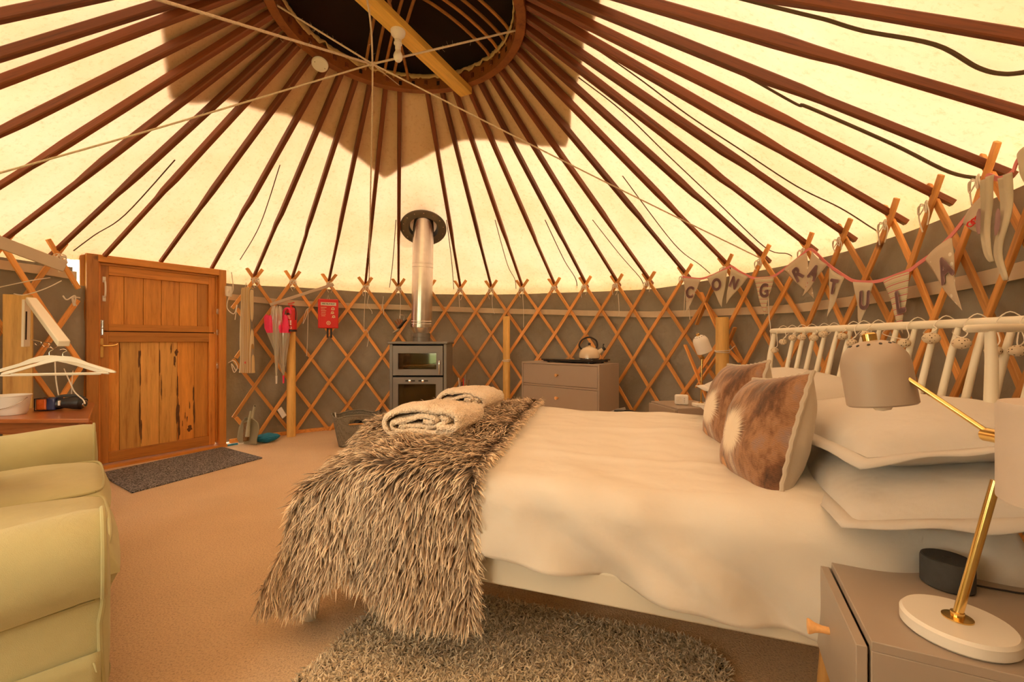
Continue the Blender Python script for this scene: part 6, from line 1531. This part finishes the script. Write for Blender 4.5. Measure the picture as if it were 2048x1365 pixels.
mb = MB(); mb.lathe([(.038, .113), (.036, .118), (.018, .124), (.007, .126), (.007, .134), (0, .134)], kc, 28); obj('lid', mb, M_ket, kt)
mb = MB(); mb.lathe([(0, .132), (.008, .132), (.014, .140), (.014, .150), (.008, .157), (0, .158)], kc, 20); obj('lid_knob', mb, M_black, kt)
mb = MB(); s0 = kc+Vector((.075, -.02, .058)); s1 = kc+Vector((.128, -.035, .098)); mb.tube([s0, s1], [.026, .016], 18); obj('spout', mb, M_ket, kt)
mb = MB(); mb.tube([s1-(s1-s0)*.1, s1+(s1-s0)*.28], .0185, 16); mb.tube([s1, s1+Vector((-.002, 0, .030)), s1+Vector((.004, 0, .048))], [.006, .005, .008], 8); obj('whistle', mb, M_black, kt)
mb = MB(); mb.tube(bez([kc+Vector((-.068, .0, .088)), kc+Vector((-.098, 0, .13)), kc+Vector((-.070, 0, .185)), kc+Vector((0, 0, .210)), kc+Vector((.062, 0, .180)), kc+Vector((.076, 0, .13)), kc+Vector((.062, 0, .096))], 8), .0085, 12); obj('loop_handle', mb, M_black, kt)
# clutter between the chest and the far bedside table
bg_ = Vector((.93, 3.55, 0)); t = thing('cloth_bag', 'soft grey bag slumped between the drawer chest and the far bedside table', 'bag', loc=bg_)
def bagf(u, v):
    a = 2*pi*u; r_ = np.interp(v, [0, .08, .6, .88, .97, 1], [.12, .145, .15, .12, .06, .005]); c = 1+.10*nz(math.cos(a)*2, math.sin(a)*2, v*3)
    return Vector((bg_.x+r_*c*math.cos(a)*1.25, bg_.y+r_*c*math.sin(a)*.9, .003+.425*v-.03*math.cos(a)*v+.012*nz(a*2, v*7)))
mb = MB(); mb.grid(bagf, 40, 26, closed_u=True); obj('bag_body', mb, M_bag, t, sharp=0)
mb = MB(); mb.tube(bez([bg_+Vector((-.10, 0, .38)), bg_+Vector((-.04, -.05, .435)), bg_+Vector((.05, -.04, .43)), bg_+Vector((.12, 0, .38))], 6), .008, 8); obj('bag_handle', mb, M_black, t)
cpt = at(1240, 832, 3.45); t = thing('black_camera', 'small black camera-like gadget lying at the foot of the drawer chest', 'gadget', loc=(cpt.x, cpt.y, 0))
mb = MB(); mb.box((cpt.x, cpt.y+.05, .20), (.12, .12, .396)); obj('stand_box', mb, M_bag, t, bevel=.01)
mb = MB(); mb.box((cpt.x, cpt.y+.02, .425), (.075, .05, .048)); obj('body', mb, M_black, t, bevel=.006)
mb = MB(); mb.lathe([(.018, 0), (.018, .03), (.022, .032), (.022, .045), (0, .045)], (cpt.x, cpt.y-.004, .425), 18, (-.5, -.86, 0)); obj('lens', mb, M_glassb, t)

# ------------------------------------------------------------------ bunting
bt = thing('bunting', 'letter bunting with pink binding strung along the right wall', 'bunting', loc=wallhit(1500, 556, .10))
OFF = .095
LINE = [(1365, 554), (1380, 556), (1401, 558), (1425, 551), (1455, 536), (1463, 533), (1478, 543), (1500, 554), (1510, 557), (1530, 556), (1549, 552), (1572, 536), (1600, 514), (1614, 501), (1622, 499), (1634, 508), (1652, 526), (1672, 541), (1690, 553), (1704, 561), (1722, 564), (1747, 564), (1768, 560), (1790, 552), (1819, 541), (1838, 527), (1870, 504), (1903, 471), (1935, 431), (1962, 396), (1971, 380), (1975, 352), (1999, 358), (2024, 346), (2033, 326), (2048, 303), (2070, 270)]
lp3 = [W_(x, y, OFF) for x, y in LINE]; lp3 = bez(lp3, 5)
mb = MB(); vs = []
for i, p in enumerate(lp3):
    rad = Vector((p.x-CX, p.y-CY, 0)).normalized(); a = lp3[max(0, i-1)]; b = lp3[min(len(lp3)-1, i+1)]; T = (b-a).normalized(); N = T.cross(rad).normalized()
    if N.z < 0: N = -N
    vs += [p+N*.0085-rad*.0018, p+N*.0085+rad*.0018, p-N*.0085+rad*.0018, p-N*.0085-rad*.0018]
m = len(lp3); mb.add(vs, [(i*4+e, i*4+(e+1) % 4, (i+1)*4+(e+1) % 4, (i+1)*4+e) for i in range(m-1) for e in range(4)]+[(0, 1, 2, 3), tuple((m-1)*4+e for e in (3, 2, 1, 0))])
obj('pink_binding', mb, M_pinkb, bt)
def flag(TL, TR, TP, mat, letter, lc=None, size=.095, off=OFF, rot=0, bend=.012, sd=0, lab=None):
    A, B, C = W_(*TL, off), W_(*TR, off), W_(*TP, off); mb = MB(); n = 12
    nr = (B-A).cross(C-A).normalized(); rad = Vector((A.x-CX, A.y-CY, 0)).normalized()
    if nr.dot(rad) > 0: nr = -nr          # towards the room
    def fn(u, v):
        p = A.lerp(C, v).lerp(B.lerp(C, v), u); return p+nr*(bend*math.sin(pi*u)*(1-v)+.008*math.sin(v*7+sd)*v)
    mb.grid(fn, n, n)
    x = (B-A).normalized(); z_ = nr; y = z_.cross(x); Mf = frame3(A, x, z_*-1, y)
    fo = obj('flag', mb, mat, bt, M=frame3(A, x, -nr, x.cross(-nr)), sharp=0, solid=.0015, label=lab)
    if letter:
        (x1, y1), (x2, y2), (x3, y3) = TL, TR, TP; det = (x2-x1)*(y3-y1)-(x3-x1)*(y2-y1)
        s_ = ((lc[0]-x1)*(y3-y1)-(x3-x1)*(lc[1]-y1))/det; t_ = ((x2-x1)*(lc[1]-y1)-(lc[0]-x1)*(y2-y1))/det
        c = A+(B-A)*s_+(C-A)*t_; upv = (A.lerp(B, .5)-C).normalized(); xx = (B-A); xx = (xx-upv*xx.dot(upv)).normalized(); zz = xx.cross(upv)
        if zz.dot(nr) < 0: zz = -zz; xx = -xx
        if (B-A).dot(xx) < 0: xx = -xx; zz = -zz
        # letters must read left to right from inside the room
        d_ = nr.dot(c-A); c = c-nr*d_+nr*(bend+.004)
        Mt = frame3(c, xx, upv, zz) @ Matrix.Rotation(math.radians(rot), 4, 'Z')
        mbt = text_mesh(letter, size*1.08, .0012); out = MB()
        for dx, dy in ((-.006, 0), (.006, 0), (0, -.005), (0, .005), (-.004, -.004), (.004, .004)): out.add([Mt @ Vector(((v[0]+dx)*.86, v[1]+dy, v[2])) for v in mbt.v], mbt.f)
        lo_ = obj('letter', out, M_letter, fo, sharp=0, smooth=False, label='mauve letter '+letter)
    return fo
flag((1367, 556), (1402, 559), (1374, 626), M_flagf, 'C', (1382, 586), .125, rot=2, sd=1)
flag((1414, 556), (1455, 538), (1444, 615), M_flagc, 'O', (1436, 571), .125, rot=0, sd=2)
flag((1462, 535), (1497, 554), (1452, 608), M_flagc, 'N', (1471, 567), .110, rot=0, sd=3)
flag((1508, 557), (1549, 553), (1528, 632), M_flags, 'G', (1532, 583), .125, sd=4)
flag((1567, 540), (1613, 505), (1626, 597), M_flagd, 'R', (1601, 550), .125, rot=0, sd=5)
flag((1624, 503), (1654, 530), (1606, 593), M_flagf, 'A', (1632, 546), .115, rot=0, off=OFF+.02, sd=6)
flag((1659, 535), (1689, 555), (1657, 634), M_flagc, 'T', (1672, 575), .110, rot=0, sd=7)
flag((1706, 564), (1747, 566), (1721, 655), M_flagc, 'U', (1735, 602), .125, sd=8)
flag((1766, 563), (1819, 543), (1805, 668), M_flags, 'L', (1808, 606), .140, rot=0, sd=9)
flag((1850, 520), (1903, 474), (1919, 621), M_flagd, 'A', (1901, 541), .130, rot=0, sd=10)
fz = flag((1926, 447), (1968, 388), (1958, 470), M_flagf, None, sd=11, lab='small flag with red squiggles')
mb = MB()
for k in range(3): c = W_(1941+8*k, 448-6*k, OFF+.016); mb.tube([c+Vector((0, .012*math.cos(a), .010*math.sin(a))) for a in np.linspace(0, 2*pi, 9)], .0025, 5)
obj('red_squiggle', mb, M_red, fz)
def folded(P, lab, sd):
    pts = bez([W_(x, y, OFF+.01) for x, y in P], 6); mb = MB(); n = len(pts); vs = []
    for i, p in enumerate(pts):
        q = i/(n-1); rad = Vector((p.x-CX, p.y-CY, 0)).normalized(); tan = Vector((-rad.y, rad.x, 0)); w_ = .030*(1-q)**.6+.008
        for s_, o_ in ((-1, 0), (-.45, .012), (0, -.006), (.45, .012), (1, 0)): vs.append(p+tan*(w_*s_)-rad*(o_*(1-q*.5)+.004*math.sin(q*9+sd)))
    mb.add(vs, [(i*5+e, i*5+e+1, (i+1)*5+e+1, (i+1)*5+e) for i in range(n-1) for e in range(4)]); fo = obj('flag', mb, M_flagc, bt, solid=.003, sharp=0, label=lab)
    c0 = len(pts)//3; mb = MB(); mb.tube([p-Vector((p.x-CX, p.y-CY, 0)).normalized()*.018 for p in pts[c0:c0+7]], [.003, .007, .008, .008, .008, .007, .003], 6, flat=.3); obj('letter', mb, M_letter, fo, label='edge of a mauve letter on the folded flag')
folded([(1979, 356), (1975, 400), (1970, 450), (1979, 500), (1984, 524)], 'flag folded into a narrow strip, left of the two', 1)
folded([(2015, 352), (2012, 400), (2010, 450), (2000, 510), (2010, 561)], 'flag folded into a narrow strip, right of the two', 2)
flag((2036, 320), (2060, 285), (2056, 400), M_flagc, None, sd=12)
